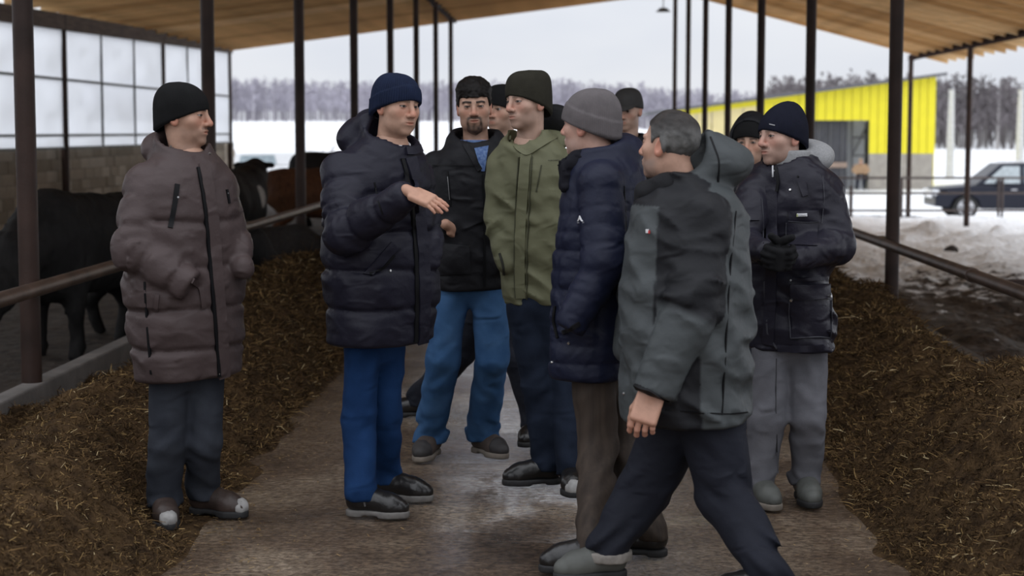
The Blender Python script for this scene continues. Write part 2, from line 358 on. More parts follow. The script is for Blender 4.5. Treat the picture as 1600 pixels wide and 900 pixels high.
# posts and beams
post_y = [9.67 + 4.95 * i for i in range(-3, 8)]
post_me = {}
def post(x, y, z0, r, label, grp, collar=True):
    zt = roof_z(x) - .26
    b = MB().tube((0, 0, 0), (0, 0, zt - z0), r, n=20).build('steel_post', M_steel, smooth=True, loc=(x, y, z0)); tag(b, label, 'post', grp)
    pl = MB().box(-.09, .09, -.09, .09, zt - z0 - .012, zt - z0).build('cap_plate', M_steel, b)
    return b
nth = ['nearest', 'second', 'third', 'fourth', 'fifth', 'sixth', 'seventh', 'last']
for i, y in enumerate(post_y):
    if i >= 2: post(XL, y, -.05, .058, 'brown steel pipe post, %s of the row in the left kerb' % nth[i - 3] if i > 2 else 'brown steel pipe post of the left row just outside the left edge', 'posts of the left inner row')
for i in range(-1, 7):
    post(XR, 14.7 + 5.2 * i, -.05, .058, 'brown steel pipe post, %s of the row in the right kerb' % nth[i] if i >= 0 else 'brown steel pipe post of the right row just outside the right edge', 'posts of the right inner row')
for lab, y in (('just outside the left edge', 23.2), ('nearest in view, beside the first inner post', 30.7), ('behind the black beanie', 38.2), ('at the far corner', 45.7)):
    post(XOL, y, -.4, .07, 'dark steel post of the film window wall, ' + lab, 'posts of the left window wall')
for lab, y in (('just outside the right edge', 32.5), ('in front of the dark car', 40), ('half hidden behind the nearest right post', 46.9)):
    post(XOR, y, -1.0, .065, 'brown post under the right eave, ' + lab, 'posts of the right eave')
for x, nm, lb, r in ((XL, 'roof_beam', 'steel beam along the tops of the left inner posts', .09), (XR, 'roof_beam', 'steel beam along the ridge over the right inner posts', .09), (XOR, 'eave_beam', 'brown steel pipe beam under the right eave', .085)):
    z = roof_z(x) - .19
    o = (MB().tube((0, YBEG, 0), (0, YEND + 1.2, 0), r) if nm == 'eave_beam' else MB().box(-.06, .06, YBEG, YEND, -.07, .07)).build(nm, M_eavepipe, smooth=nm == 'eave_beam', loc=(x, 0, z)); tag(o, lb, 'beam')
    if nm == 'eave_beam':
        for yy in np.arange(18.5, YEND, 1.0): MB().box(-.02, .02, yy - .06, yy - .045, .05, .2).build('rafter_bracket', M_steel, o)
zE = roof_z(XOL) - .1
eb = MB(); eb.add([(-9.12, 18, 3.16), (-8.98, 18, 3.16), (-8.98, 18, 3.46), (-9.12, 18, 3.46), (-9.12, 46, 3.66), (-8.98, 46, 3.66), (-8.98, 46, 3.92), (-9.12, 46, 3.92)], [(0, 1, 2, 3), (4, 7, 6, 5), (0, 4, 5, 1), (1, 5, 6, 2), (2, 6, 7, 3), (3, 7, 4, 0)])
M_eave = mat('weathered_plank', (.115, .085, .072), .8, .35, 4, .004, 20, stretch=(4, .5, 4))
o = eb.build('eave_plank', M_eave); tag(o, 'weathered plank beam on top of the film window wall', 'beam')

# roof: two slopes of sheathing on rafters one metre apart, every rafter a board of its own
def slope(xa, xb, name, lab):
    root = empty(name, ((xa + xb) / 2, YBEG, roof_z((xa + xb) / 2))); tag(root, lab, kind='structure')
    za, zb = roof_z(xa), roof_z(xb); B = np.array(root.location)
    MB().add([(xa, YBEG, za), (xb, YBEG, zb), (xb, YEND, zb), (xa, YEND, za), (xa, YBEG, za + .05), (xb, YBEG, zb + .05), (xb, YEND, zb + .05), (xa, YEND, za + .05)], [(0, 3, 2, 1), (4, 5, 6, 7), (0, 1, 5, 4), (2, 3, 7, 6), (1, 2, 6, 5), (3, 0, 4, 7)]).build('sheathing', M_wood2, root, base=B)
    me = None; h = .22
    for y in np.arange(YBEG + .5, YEND + .01, 1.0):
        if me is None:
            r = MB().add([(xa, 0, za - h), (xb, 0, zb - h), (xb, .05, zb - h), (xa, .05, za - h), (xa, 0, za), (xb, 0, zb), (xb, .05, zb), (xa, .05, za)], [(0, 3, 2, 1), (4, 5, 6, 7), (0, 1, 5, 4), (2, 3, 7, 6), (1, 2, 6, 5), (3, 0, 4, 7)])
            o = r.build('rafter', M_wood, root, base=B + np.array([0, -y + YBEG, 0]) * 0 + np.array([0, 0, 0]))
            me = [o.data, o.data.copy(), o.data.copy()]; o.location = (0, y, 0)
            for q_, mw in zip(me, WOODS): q_.materials[0] = mw
        else:
            o = link('rafter', random.choices(me, (3, 2, 2))[0], root, (0, y, 0))
        o.rotation_euler = (0, 0, random.uniform(-.002, .002)); o.location.z = random.uniform(-.022, .012)
slope(-9.35, RIDGE_X, 'roof_left', 'left roof slope of raw pine rafters over the aisle')
slope(RIDGE_X, 9.75, 'roof_right', 'right roof slope of raw pine rafters ending over the snowy pen')

# left wall: courses of blocks below, film windows above
wl = empty('wall_left', (XOL - .26, 26, -.3)); tag(wl, 'long block wall below the film windows on the left', kind='structure')
MB().box(-.13, .06, -36, 21.25, 0, 1.6).build('mortar_core', M_mortar, wl)
blk = None; bms = [M_block, M_block2, M_block3]; meshes = []
for m in bms:
    b = MB().box(-.1, .1, -.292, .292, -.094, .094); me = mesh_data('block', b.V, b.F, m); bm_fix(me); meshes.append(me)
for r in range(8):
    for k in range(36):
        y = .3 + .6 * k + (.3 if r % 2 else 0) - .4
        if y > 21.0: continue
        o = link('block', random.choices(meshes, (5, 2, 3))[0], wl, (random.uniform(-.004, .012), y, .1 + r * .2))
M_film = bpy.data.materials.new('milky_film'); M_film.use_nodes = True
t = M_film.node_tree; b = t.nodes['Principled BSDF']; out = t.nodes['Material Output']
tl_ = t.nodes.new('ShaderNodeBsdfTranslucent'); tp = t.nodes.new('ShaderNodeBsdfTransparent'); ms = t.nodes.new('ShaderNodeMixShader'); ms2 = t.nodes.new('ShaderNodeMixShader')
tl_.inputs['Color'].default_value = (.93, .95, .99, 1); b.inputs['Base Color'].default_value = (.8, .83, .88, 1); b.inputs['Roughness'].default_value = .35
tp.inputs['Color'].default_value = (.92, .95, 1, 1)
ms.inputs[0].default_value = .10; t.links.new(tl_.outputs[0], ms.inputs[1]); t.links.new(tp.outputs[0], ms.inputs[2])
tn = t.nodes.new('ShaderNodeTexNoise'); tn.inputs['Scale'].default_value = 1.2; tn.inputs['Detail'].default_value = 3
tr_ = t.nodes.new('ShaderNodeMapRange'); tr_.inputs['From Min'].default_value = .35; tr_.inputs['From Max'].default_value = .7; tr_.inputs['To Min'].default_value = .05; tr_.inputs['To Max'].default_value = .3
t.links.new(tn.outputs['Fac'], tr_.inputs['Value']); t.links.new(tr_.outputs[0], ms2.inputs[0])
t.links.new(ms.outputs[0], ms2.inputs[1]); t.links.new(b.outputs[0], ms2.inputs[2]); t.links.new(ms2.outputs[0], out.inputs[0])
def ztop(y): return 3.16 + (y - 18) / 28 * .5
wn = 0
for y0 in (23.2, 30.7, 38.2):
    wn += 1; base = np.array([XOL, y0, 1.3]); root = empty('window_%d' % wn, base); tag(root, 'bay of milky film panes in the left wall', kind='structure')
    for yy in (y0 + 2.5, y0 + 5): MB().box(-.025, .025, yy - .022, yy + .022, 1.3, ztop(yy)).build('mullion', M_dark, root, base=base * [0, 1, 1])
    for zz in (1.53, 2.52): MB().box(-.025, .025, y0, y0 + 7.5, zz - .02, zz + .02).build('transom', M_dark, root, base=base * [0, 1, 1])
    MB().box(-.03, .03, y0, y0 + 7.5, 1.285, 1.325).build('sill', M_dark, root, base=base * [0, 1, 1])
    for q in range(3):
        for (za, zb) in ((1.32, 1.52), (1.54, 2.51), (2.53, None)):
            ya, yb = y0 + 2.5 * q + .03, y0 + 2.5 * q + 2.47
            ny_, nz_ = 8, 5; V = []; Fc = []
            for i in range(ny_ + 1):
                for j in range(nz_ + 1):
                    y = ya + (yb - ya) * i / ny_; zt = (ztop(y) if zb is None else zb); z = za + (zt - za) * j / nz_
                    V.append((.012 * float(vnoise(np.array([[y * 1.3, z * 1.8, 3.]]))[0]), y, z))
            for i in range(ny_):
                for j in range(nz_): a = i * (nz_ + 1) + j; Fc.append((a, a + nz_ + 1, a + nz_ + 2, a + 1))
            link('pane', mesh_data('pane', np.array(V) - base * [0, 1, 1], Fc, M_film, True), root)
# left wall further towards the viewer (out of view): plain
# rails
def rail(name, x, z, y0, y1, lab, joints):
    o = MB().tube((0, y0, 0), (0, y1, 0), .042, n=18).build(name, M_rail, smooth=True, loc=(x, 0, z)); tag(o, lab, 'rail')
    for y in joints: MB().tube((0, y - .03, 0), (0, y + .03, 0), .049, n=18).build('pipe_sleeve', M_rail, o, smooth=True)
    return o
RLX = XL + .1; RRX = XR - .1
rl = rail('pipe_rail', RLX, .725, -9, 46, 'worn brown pipe rail along the left pen', (2.6, 23.))
rr = rail('pipe_rail', RRX, .665, -9, 46, 'brown pipe rail with a welded sleeve along the right pen', (11.35, 24.5))
for i, y in enumerate(post_y):
    MB().box(-.1, -.02, y - .015 + .09, y + .015 + .09, -.03, .03).build('rail_bracket', M_steel, rl)
    o = MB().box(-.02, .1, y - .5, y - .47, -.03, .03)
MB().box(-.0, .1, 14.7 + .06, 14.7 + .4, -.03, .03).build('rail_bracket', M_steel, rr)
MB().box(.0, .6, 10.6, 10.66, -.03, .03).build('rail_bracket', M_steel, rr)

# small lamp hung under the ridge at the far end
lp = empty('ridge_lamp', (XR - .35, 45.2, roof_z(XR) - .75)); tag(lp, 'small dark lamp hanging under the far end of the ridge', 'lamp')
MB().tube((0, 0, .5), (0, 0, .06), .012, n=8).build('cable', M_dark, lp); MB().tube((0, 0, .1), (0, 0, 0), .09, .2, n=16).build('lamp_shade', M_dark, lp, smooth=True)

# ================================================================ FEED HEAPS
def heap_l(X, Y):
    P = np.stack([X, Y, X * 0], -1)
    edge = -1.38 - .03 * (Y - 6) + .12 * vnoise(P, .8, 2) + .07 * vnoise(P, 3.5, 6)
    t = np.clip((edge - X) / np.maximum(edge + 2.95, .3), 0, 1)
    prof = sstep(t, 0, .45) * (1 - .93 * sstep(t, .52, .96))
    H = .40 + .20 * vnoise(P, .75, 9) - .12 * np.exp(-((Y - 8.3) / .8) ** 2) - .1 * np.exp(-((Y - 5.2) / .9) ** 2) * (X < -1.9)
    foot = np.exp(-(((X + 1.5) / .28) ** 2 + ((Y - 6.85) / .33) ** 2))
    z = H * prof + (.16 * fbm(P, 2.1, 3, 4) + .05 * fbm(P, 8, 2, 8)) * sstep(t, 0, .25)
    return z * (1 - .93 * np.clip(foot * 1.6, 0, 1)) - .02 * (1 - sstep(t, 0, .05))
def heap_r(X, Y):
    P = np.stack([X, Y, X * 0], -1)
    edge = 1.17 + .012 * (Y - 6) + .10 * vnoise(P, .8, 21) + .07 * vnoise(P, 3.5, 7)
    t = np.clip((X - edge) / np.maximum(2.66 - edge, .3), 0, 1)
    prof = sstep(t, 0, .5) * (1 - .90 * sstep(t, .56, .98))
    H = .44 + .17 * vnoise(P, .75, 13)
    z = H * prof + (.16 * fbm(P, 2.1, 3, 14) + .05 * fbm(P, 8, 2, 18)) * sstep(t, 0, .25)
    return z - .02 * (1 - sstep(t, 0, .05))
def feed_mats():
    ms = []
    for k, (c1, c2) in enumerate((((.030, .017, .008), (.095, .056, .025)), ((.058, .033, .014), (.18, .108, .045)), ((.13, .08, .032), (.34, .225, .095)), ((.34, .25, .13), (.58, .46, .27)))):
        ms.append(mat('silage_%d' % k, c1, .85, .2, 14, .03 if k == 0 else 0, 45, .15, col2=c2))
    return ms
FM = feed_mats()
def heap(name, hf, x0, x1, y0, y1, lab, nblade, ysplit):
    xs = np.arange(x0, x1, .027); ys = np.concatenate([np.arange(y0, ysplit, .034), np.arange(ysplit, y1, .09)])
    X, Y = np.meshgrid(xs, ys); P = np.stack([X, Y, X * 0], -1)
    Z = hf(X, Y) + (.012 * vnoise(P, 26, 2) + .018 * np.abs(vnoise(P, 13, 5))) * sstep(hf(X, Y), 0, .05)
    nx = len(xs); q = (np.arange(len(ys) - 1)[:, None] * nx + np.arange(nx - 1)[None]).ravel(); qu = np.stack([q, q + 1, q + nx + 1, q + nx], 1)
    V = [np.stack([X, Y, Z], -1).reshape(-1, 3)]; Fq = [qu]; mi = [np.zeros(len(qu), int)]; base = X.size
    # chopped straw and grass: tapered two-segment ribbons, denser near the viewer
    u = RS.rand(nblade); Yb = y0 + (y1 - y0) * u ** 1.9; Xb = x0 + (x1 - x0) * RS.rand(nblade)
    keep = hf(Xb, Yb) > .012 - .03 * (RS.rand(nblade) ** 3); Xb = Xb[keep]; Yb = Yb[keep]; n = len(Xb)
    Zb = np.maximum(hf(Xb, Yb), 0)
    far = np.clip(Yb / 8, .8, 2.2)
    az = RS.rand(n) * 2 * np.pi; el = np.abs(RS.normal(0, .38, n)) + .02; Lb = (.028 + .065 * RS.rand(n) ** 2.2) * far; wd = (.0011 + .0018 * RS.rand(n)) * far
    d = np.stack([np.cos(az) * np.cos(el), np.sin(az) * np.cos(el), np.sin(el)], 1); s = np.stack([-np.sin(az), np.cos(az), RS.normal(0, .6, n)], 1); s /= length(s)[:, None]
    p0 = np.stack([Xb, Yb, Zb - .003], 1); bend = np.stack([RS.normal(0, .25, n), RS.normal(0, .25, n), -.35 * RS.rand(n)], 1) * Lb[:, None]
    p1 = p0 + d * Lb[:, None] * .55; p2 = p0 + d * Lb[:, None] + bend; W = s * wd[:, None]
    bl = np.stack([p0 - W, p0 + W, p1 - W, p1 + W, p2 - W * .6, p2 + W * .6], 1).reshape(-1, 3)
    b0 = base + np.arange(n) * 6; f = np.concatenate([np.stack([b0, b0 + 1, b0 + 3, b0 + 2], 1), np.stack([b0 + 2, b0 + 3, b0 + 5, b0 + 4], 1)])
    mm = RS.choice(4, n, p=(.38, .42, .165, .035)); V.append(bl); Fq.append(f); mi.append(np.concatenate([mm, mm]))
    # finer chaff: one quad each
    n2 = int(nblade * 1.5); base2 = base + n * 6; Yb = y0 + (min(y1, 17) - y0) * RS.rand(n2) ** 1.7; Xb = x0 + (x1 - x0) * RS.rand(n2); kp = hf(Xb, Yb) > .004; Xb = Xb[kp]; Yb = Yb[kp]; n2 = len(Xb)
    az = RS.rand(n2) * 6.28; el = RS.normal(.15, .5, n2); l2 = (.012 + .024 * RS.rand(n2)) * np.clip(Yb / 8, .9, 1.6); d = np.stack([np.cos(az) * np.cos(el), np.sin(az) * np.cos(el), np.sin(el)], 1) * l2[:, None]; s = np.stack([-np.sin(az), np.cos(az), RS.normal(0, .7, n2)], 1) * (.0009 + .0014 * RS.rand(n2))[:, None] * np.clip(Yb / 8, .9, 1.7)[:, None]
    p0 = np.stack([Xb, Yb, hf(Xb, Yb) + .014 * RS.rand(n2)], 1); V.append(np.stack([p0 - s, p0 + s, p0 + d + s * .7, p0 + d - s * .7], 1).reshape(-1, 3)); Fq.append(base2 + np.arange(n2 * 4).reshape(-1, 4)); mi.append(RS.choice(4, n2, p=(.60, .31, .08, .01)))
    o = link(name, mesh_data(name, np.concatenate(V), np.concatenate(Fq), FM, False, mi=np.concatenate(mi)))
    tag(o, lab, 'feed', kind='stuff')
heap('feed_heap', heap_l, -2.99, -.95, 4.6, 34, 'long heap of brown chopped silage along the left kerb', 95000, 13)
heap('feed_heap', heap_r, .85, 2.65, 4.6, 34, 'long heap of brown chopped silage along the right kerb', 95000, 13)
# loose litter on the aisle
nl = 16000; X = RS.uniform(-1.65, 1.45, nl); Y = 5 + 11 * RS.rand(nl) ** 1.5; keepw = (np.abs(X) / 1.5) ** 4.5 > RS.rand(nl) * 1.0; X = X[keepw]; Y = Y[keepw]; n = len(X)
az = RS.rand(n) * 6.28; Lb = .01 + .04 * RS.rand(n) ** 2; D = np.stack([np.cos(az), np.sin(az), az * 0 + .02], 1) * Lb[:, None]; Wv = np.stack([-np.sin(az), np.cos(az), az * 0], 1) * .002
p = np.stack([X, Y, X * 0 + .010], 1); V = np.stack([p - Wv, p + Wv, p + D + Wv, p + D - Wv], 1).reshape(-1, 3); f = np.arange(n * 4).reshape(-1, 4)
o = link('straw_litter', mesh_data('straw_litter', V, f, [FM[1], FM[2]], mi=RS.choice(2, n))); tag(o, 'scattered bits of straw on the wet aisle', 'straw', kind='stuff')
# ================================================================ BEYOND THE BARN
# yellow shed
M_yel = mat('yellow_cladding', (.83, .72, .02), .5, .04, 2); M_pale = mat('pale_yellow_panel', (.78, .66, .33), .6, .05, 2)
M_shedbase = mat('shed_base', (.36, .33, .29), .9, .15, 3); M_gate = mat('dark_gate', (.055, .055, .065), .6, .2, 3); M_lite = mat('grey_sheet', (.55, .57, .60), .5, .1, 2); M_roofm = mat('shed_roof_edge', (.12, .12, .13), .6)
DS = 88.0
def sx(px): return pix(px, 205, DS)[0]
def sz(py): return pix(1300, py, DS)[2]
base = np.array([sx(1462), DS, -1.7]); shed = empty('yellow_shed', base); tag(shed, 'bright yellow metal shed with a grey base and open gateway', 'building')
xr = sx(1462); xl = sx(1040)
def topz(x): return sz(120) + (x - xr) / (sx(1080) - xr) * (sz(170) - sz(120))
def pl(name, m, x0, x1, z0, z1, y0=0, y1=.25, slope=False):
    prof = [(x0, z0), (x1, z0), (x1, topz(x1) if slope else z1), (x0, topz(x0) if slope else z1)]
    return MB().prism(prof, 1, DS + y0, DS + y1).build(name, m, shed, base=base)
gx0, gx1, gzt = sx(1235), sx(1359), sz(188); zb = sz(240)
for k in range(8):      # cladding sheets right of the gateway
    a = gx1 + (xr - gx1) * k / 8; b_ = gx1 + (xr - gx1) * (k + 1) / 8 - .03
    pl('cladding_sheet', M_yel, a, b_, zb, 0, slope=True)
for k in range(9):
    a = gx0 + (gx1 - gx0) * k / 9; b_ = gx0 + (gx1 - gx0) * (k + 1) / 9 - .03
    pl('cladding_sheet', M_yel, a, b_, gzt, 0, slope=True)
for k in range(8):
    a = xl + (gx0 - xl) * k / 8; b_ = xl + (gx0 - xl) * (k + 1) / 8 - .05
    q = pl('cladding_sheet', M_pale if b_ < sx(1192) else M_yel, a, b_, -1.7, 0, slope=True)
    q.location.z = -.28
    MB().prism([(a, topz(a) - .27), (b_ + .05, topz(b_) - .27), (b_ + .05, topz(b_)), (a, topz(a))], 1, DS - .03, DS + .2).build('top_flashing', M_yel, shed, base=base)
pl('base_wall', M_shedbase, gx1, xr - .1, -2.3, zb, .02, .22)
pl('gate_leaf', M_gate, gx0, sx(1327), -2.3, gzt, .6, .7)
for k in range(5):
    a = gx0 + (sx(1327) - gx0) * (k + .5) / 5; pl('gate_rib', M_roofm, a, a + .06, -2.2, gzt - .1, .52, .6)
pl('gate_rail', mat('gate_rail_tan', (.33, .24, .19), .7), gx0, sx(1327), sz(262), sz(254), .45, .52)
pl('gate_leaf', M_lite, sx(1330), gx1, -2.3, gzt, 1.4, 1.5)
for (a, b_, c_, d_) in ((1330, 245, 1357, 192), (1330, 215, 1357, 215), (1330, 243, 1357, 243), (1331, 188, 1331, 300), (1357, 188, 1357, 300)):
    p0 = pix(a, b_, DS + 1); p1 = pix(c_, d_, DS + 1); MB().tube(p0, p1, .05, n=6).build('gate_brace', M_roofm, shed, base=base)
MB().add([(xl - 1, DS - .6, topz(xl - 1)), (xr + .4, DS - .6, topz(xr + .4)), (xr + .4, DS + 14, topz(xr + .4)), (xl - 1, DS + 14, topz(xl - 1))] + [(xl - 1, DS - .6, topz(xl - 1) + .15), (xr + .4, DS - .6, topz(xr + .4) + .15), (xr + .4, DS + 14, topz(xr + .4) + .15), (xl - 1, DS + 14, topz(xl - 1) + .15)], [(0, 3, 2, 1), (4, 5, 6, 7), (0, 1, 5, 4), (2, 3, 7, 6), (1, 2, 6, 5), (3, 0, 4, 7)]).build('roof', M_roofm, shed, base=base)
MB().box(xr - .2, xr, DS + .25, DS + 14, -2.3, topz(xr)).build('side_wall', M_yel, shed, base=base)
MB().box(xl, xr, DS + 13.8, DS + 14, -2.3, sz(190)).build('back_wall', M_gate, shed, base=base)
# small heap of snow at the gateway
# far fence
M_fence = mat('fence_pipe', (.07, .05, .045), .6, .3, 3)
fb = pix(1408, 340, 46); fe = empty('pipe_fence', fb); tag(fe, 'low brown pipe fence in the snow in front of the dark car', 'fence')
for px, w_, zt in ((1408, .06, 277), (1561, .035, 277), (1567, .035, 277), (1668, .06, 277), (1330, .05, 290)):
    a = pix(px, zt, 46); MB().tube((a[0], 46, a[2]), (a[0], 46, -.95), w_, n=8).build('fence_post', M_fence, fe, base=fb)
for y_ in (278, 302, 329, 355):
    a = pix(1300, y_, 46); b_ = pix(1720, y_, 46); MB().tube(a, b_, .03, n=8).build('fence_rail', M_fence, fe, base=fb)
# white lamp poles
for px, d, lb in ((1487, 105, 'pale concrete pole standing beside the yellow shed'), (1596, 100, 'pale concrete pole behind the dark car at the right edge')):
    a = pix(px, 140, d); o = MB().tube((0, 0, 0), (0, 0, a[2] + 1.5), .28, .17, n=10).build('concrete_pole', mat('pole_white', (.62, .62, .62), .8), smooth=True, loc=(a[0], d, -1.5)); tag(o, lb, 'pole')
    MB().box(-.5, .5, -.05, .05, a[2] + 1.1, a[2] + 1.2).build('crossarm', M_roofm, o)

# dark SUV behind the fence
DC = 58.0; cx0 = pix(1452, 300, DC)[0]; M_car = mat('car_paint_dark', (.012, .014, .026), .35, .05, 2, spec=.3); M_glass = mat('car_glass', (.10, .12, .14), .08, .1, 2); M_tyre = mat('tyre', (.02, .02, .02), .8); M_rim = mat('rim', (.5, .5, .52), .3, metal=.7); M_lamp = mat('headlamp', (.75, .77, .8), .1); M_chrome = mat('chrome', (.7, .7, .72), .15, metal=1.)
cb = np.array([cx0, DC, -1.28]); car = empty('car', cb); tag(car, 'dark blue off-road car parked in the snow behind the fence', 'car')
body = [(0, .42), (.02, .85), (.12, 1.02), (1.35, 1.12), (4.85, 1.15), (4.95, .9), (4.92, .42), (4.35, .36), (4.25, .62), (4.0, .78), (3.7, .78), (3.45, .62), (3.35, .34), (1.5, .34), (1.4, .62), (1.15, .78), (.85, .78), (.6, .62), (.5, .38)]
MB().prism(body, 1, -.95, .95).build('car_body', M_car, car, bevel=.06, smooth=True)
def cabin(y, s): return [(1.3 + .03 * s, y * (1 - 0), 1.12), (2.15, y * .84, 1.82), (4.35, y * .84, 1.86), (4.85, y, 1.15)]
c0 = cabin(-.93, 0); c1 = cabin(.93, 0)
MB().add(c0 + c1, [(0, 1, 2, 3), (7, 6, 5, 4), (0, 4, 5, 1), (1, 5, 6, 2), (2, 6, 7, 3), (3, 7, 4, 0)]).build('car_cabin', M_car, car, bevel=.04)
def side(x0, z0, x1, z1, x2, z2, x3, z3):
    def P_(x, z): return (x, -.93 + .15 * (z - 1.12) / .72 - .012, z)
    V = [P_(x0, z0), P_(x1, z1), P_(x2, z2), P_(x3, z3)]; return MB().add(V + [(a, b + .02, c) for a, b, c in V], [(0, 3, 2, 1), (4, 5, 6, 7), (0, 1, 5, 4), (1, 2, 6, 5), (2, 3, 7, 6), (3, 0, 4, 7)])
side(1.58, 1.18, 2.75, 1.18, 2.75, 1.74, 2.22, 1.74).build('side_window', mat('car_glass_bright', (.45, .5, .52), .1), car); side(2.85, 1.18, 3.75, 1.18, 3.7, 1.75, 2.85, 1.74).build('side_window', M_glass, car); side(3.85, 1.18, 4.6, 1.18, 4.3, 1.75, 3.8, 1.75).build('side_window', M_glass, car)
for x in (1.0, 3.85):
    for y in (-.86, .86):
        wv = MB().tube((x, y - .12, .39), (x, y + .12, .39), .39, n=24).build('wheel', M_tyre, car, smooth=True)
        MB().tube((x, y - .135 * (1 if y < 0 else -1), .39), (x, y, .39), .27, n=24).build('rim', M_rim, wv, smooth=True)
        for k in range(6):
            a = k * math.pi / 3; MB().tube((x, y - .15 if y < 0 else y + .15, .39), (x + .25 * math.cos(a), y - .14 if y < 0 else y + .14, .39 + .25 * math.sin(a)), .025, n=6).build('spoke', M_tyre, wv)
for y in (-.75, .75): MB().box(-.02, .42, y - .2, y + .2, .78, .97).build('headlight', M_lamp, car, bevel=.04)
MB().box(-.03, .05, -.5, .5, .68, .95).build('grille', M_chrome, car, bevel=.02); MB().box(1.95, 2.15, -1.12, -.95, 1.12, 1.28).build('wing_mirror', M_car, car, bevel=.03)
for x in (2.45, 3.4): MB().box(x, x + .2, -.985, -.95, .96, .99).build('door_handle', M_chrome, car)
MB().box(2.0, 4.5, -.8, -.74, 1.88, 1.93).build('roof_rack', M_chrome, car)

# white snow-covered car seen through the left end of the barn
M_wcar = mat('white_car_paint', (.74, .75, .76), .4, .03, 2); wb = pix(415, 250, 57); wb[2] = -.55; wc = empty('car', wb); tag(wc, 'white car with a grey window parked beyond the cattle on the left', 'car')
MB().prism([(-1.15, .35), (-1.15, .95), (-1.05, 1.05), (3.2, 1.0), (3.35, .8), (3.35, .35)], 1, -.85, .85).build('car_body', M_wcar, wc, bevel=.06)
MB().prism([(-1.1, 1.02), (-.85, 1.45), (1.1, 1.47), (1.75, 1.02)], 1, -.75, .75).build('car_cabin', M_wcar, wc, bevel=.06)
MB().prism([(-.75, 1.08), (-.68, 1.36), (.42, 1.38), (.5, 1.08)], 1, -.775, -.75).build('side_window', mat('car_glass_grey', (.30, .36, .39), .2), wc)
for x in (-.6, 2.5): MB().tube((x, -.87, .32), (x, -.65, .32), .32, n=20).build('wheel', M_tyre, wc, smooth=True)

# forest: bare trunks and twigs, too far and too many to count
def forest(name, d0, d1, a0, a1, nt_, h0, h1, m, lab, seed, wob=0):
    R = np.random.RandomState(seed); V = []; Fc = []; nv = 0; mi = []
    D = d0 + (d1 - d0) * R.rand(nt_); X = (a0 + (a1 - a0) * R.rand(nt_)) * D / F
    Z = terrain_h(X, D) - .3; H = (h0 + (h1 - h0) * R.rand(nt_)) * (1 + wob * np.sin(X * .05) * .5)
    sp = R.rand(nt_) < .12
    def rib(p, q, w0, w1, ax, k):
        nonlocal nv
        s = np.stack([np.cos(ax), np.sin(ax), ax * 0], 1)
        for s_ in (s, np.stack([-np.sin(ax), np.cos(ax), ax * 0], 1)):
            V.append(np.stack([p - s_ * w0[:, None], p + s_ * w0[:, None], q + s_ * w1[:, None], q - s_ * w1[:, None]], 1).reshape(-1, 3))
            f = nv + np.arange(len(p) * 4).reshape(-1, 4); Fc.append(f); mi.append(np.broadcast_to(k, len(p))); nv += len(p) * 4
    P = np.stack([X, D, Z], 1); T = P + np.stack([R.normal(0, .3, nt_), R.normal(0, .3, nt_), H], 1)
    kk = np.where(R.rand(nt_) < .3, 1, 0)
    rib(P, T, .10 + .06 * R.rand(nt_), .03 + 0 * H, R.rand(nt_) * 3, kk)
    for j in range(15):
        t_ = .22 + .75 * R.rand(nt_); a = P + (T - P) * t_[:, None]; az = R.rand(nt_) * 6.28; l = H * (.32 * (1.15 - t_)) * (.6 + .6 * R.rand(nt_))
        b_ = a + np.stack([np.cos(az) * l * .7, np.sin(az) * l * .7, l * .8], 1); rib(a, b_, .05 + 0 * l, .13 + .12 * R.rand(nt_), R.rand(nt_) * 3, 2)
    o = link(name, mesh_data(name, np.concatenate(V), np.concatenate(Fc), m, mi=np.concatenate(mi))); tag(o, lab, 'forest', kind='stuff')
fm = [mat('far_trunk', (.38, .36, .40), .9), mat('far_birch', (.62, .60, .63), .9), mat('far_twigs', (.47, .45, .51), .9, .15, .05)]  # lilac-grey haze of distance is mixed into these tree colours
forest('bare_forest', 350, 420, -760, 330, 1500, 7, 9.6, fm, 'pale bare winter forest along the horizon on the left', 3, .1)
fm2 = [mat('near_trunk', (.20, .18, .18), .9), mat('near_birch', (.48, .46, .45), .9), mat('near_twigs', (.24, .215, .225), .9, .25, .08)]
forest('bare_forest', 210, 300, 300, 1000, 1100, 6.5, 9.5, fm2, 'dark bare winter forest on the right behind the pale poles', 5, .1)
# scrub in the snow at the left
def scrub(px, d, hgt, wid, nst, lab, seed, nm='bare_shrub', cat='shrub'):
    R = np.random.RandomState(seed); c = pix(px, 205, d); c[2] = float(terrain_h(c[0:1], c[1:2])[0]); o = empty(nm, c); tag(o, lab, cat, 'bare shrubs in the snow field')
    for i in range(nst):
        a = R.rand() * 6.28; e = .5 + .6 * R.rand(); l = hgt * (.6 + .5 * R.rand()); b0 = np.array([R.normal(0, wid * .3), R.normal(0, .2), -.1]); q = b0 + np.array([math.cos(a) * math.cos(e) * l * .7, math.sin(a) * .2 * l, math.sin(e) * l])
        m = MB().tube(b0, q, .035, .012, n=5)
        for j in range(3):
            t_ = .4 + .2 * j; s = b0 + (q - b0) * t_; m.tube(s, s + np.array([R.normal(0, .25) * l, R.normal(0, .1), .3 * l]), .02, .006, n=4)
        m.build('stem', fm2[0], o)
scrub(405, 72, 1.0, 1.2, 8, 'small bare shrub in the snow above the white car window', 1); scrub(427, 75, 1.1, 1.3, 9, 'small bare shrub in the snow just right of the white car window', 2)
scrub(448, 73, .9, .7, 6, 'small bare shrub in the snow near the third left post', 3); scrub(490, 80, 1.5, 1.0, 8, 'taller bare shrub in the snow beside the navy coat hood', 4); scrub(373, 62, 2.0, .15, 3, 'thin leaning bare sapling by the corner of the block wall', 5, 'bare_sapling', 'sapling')

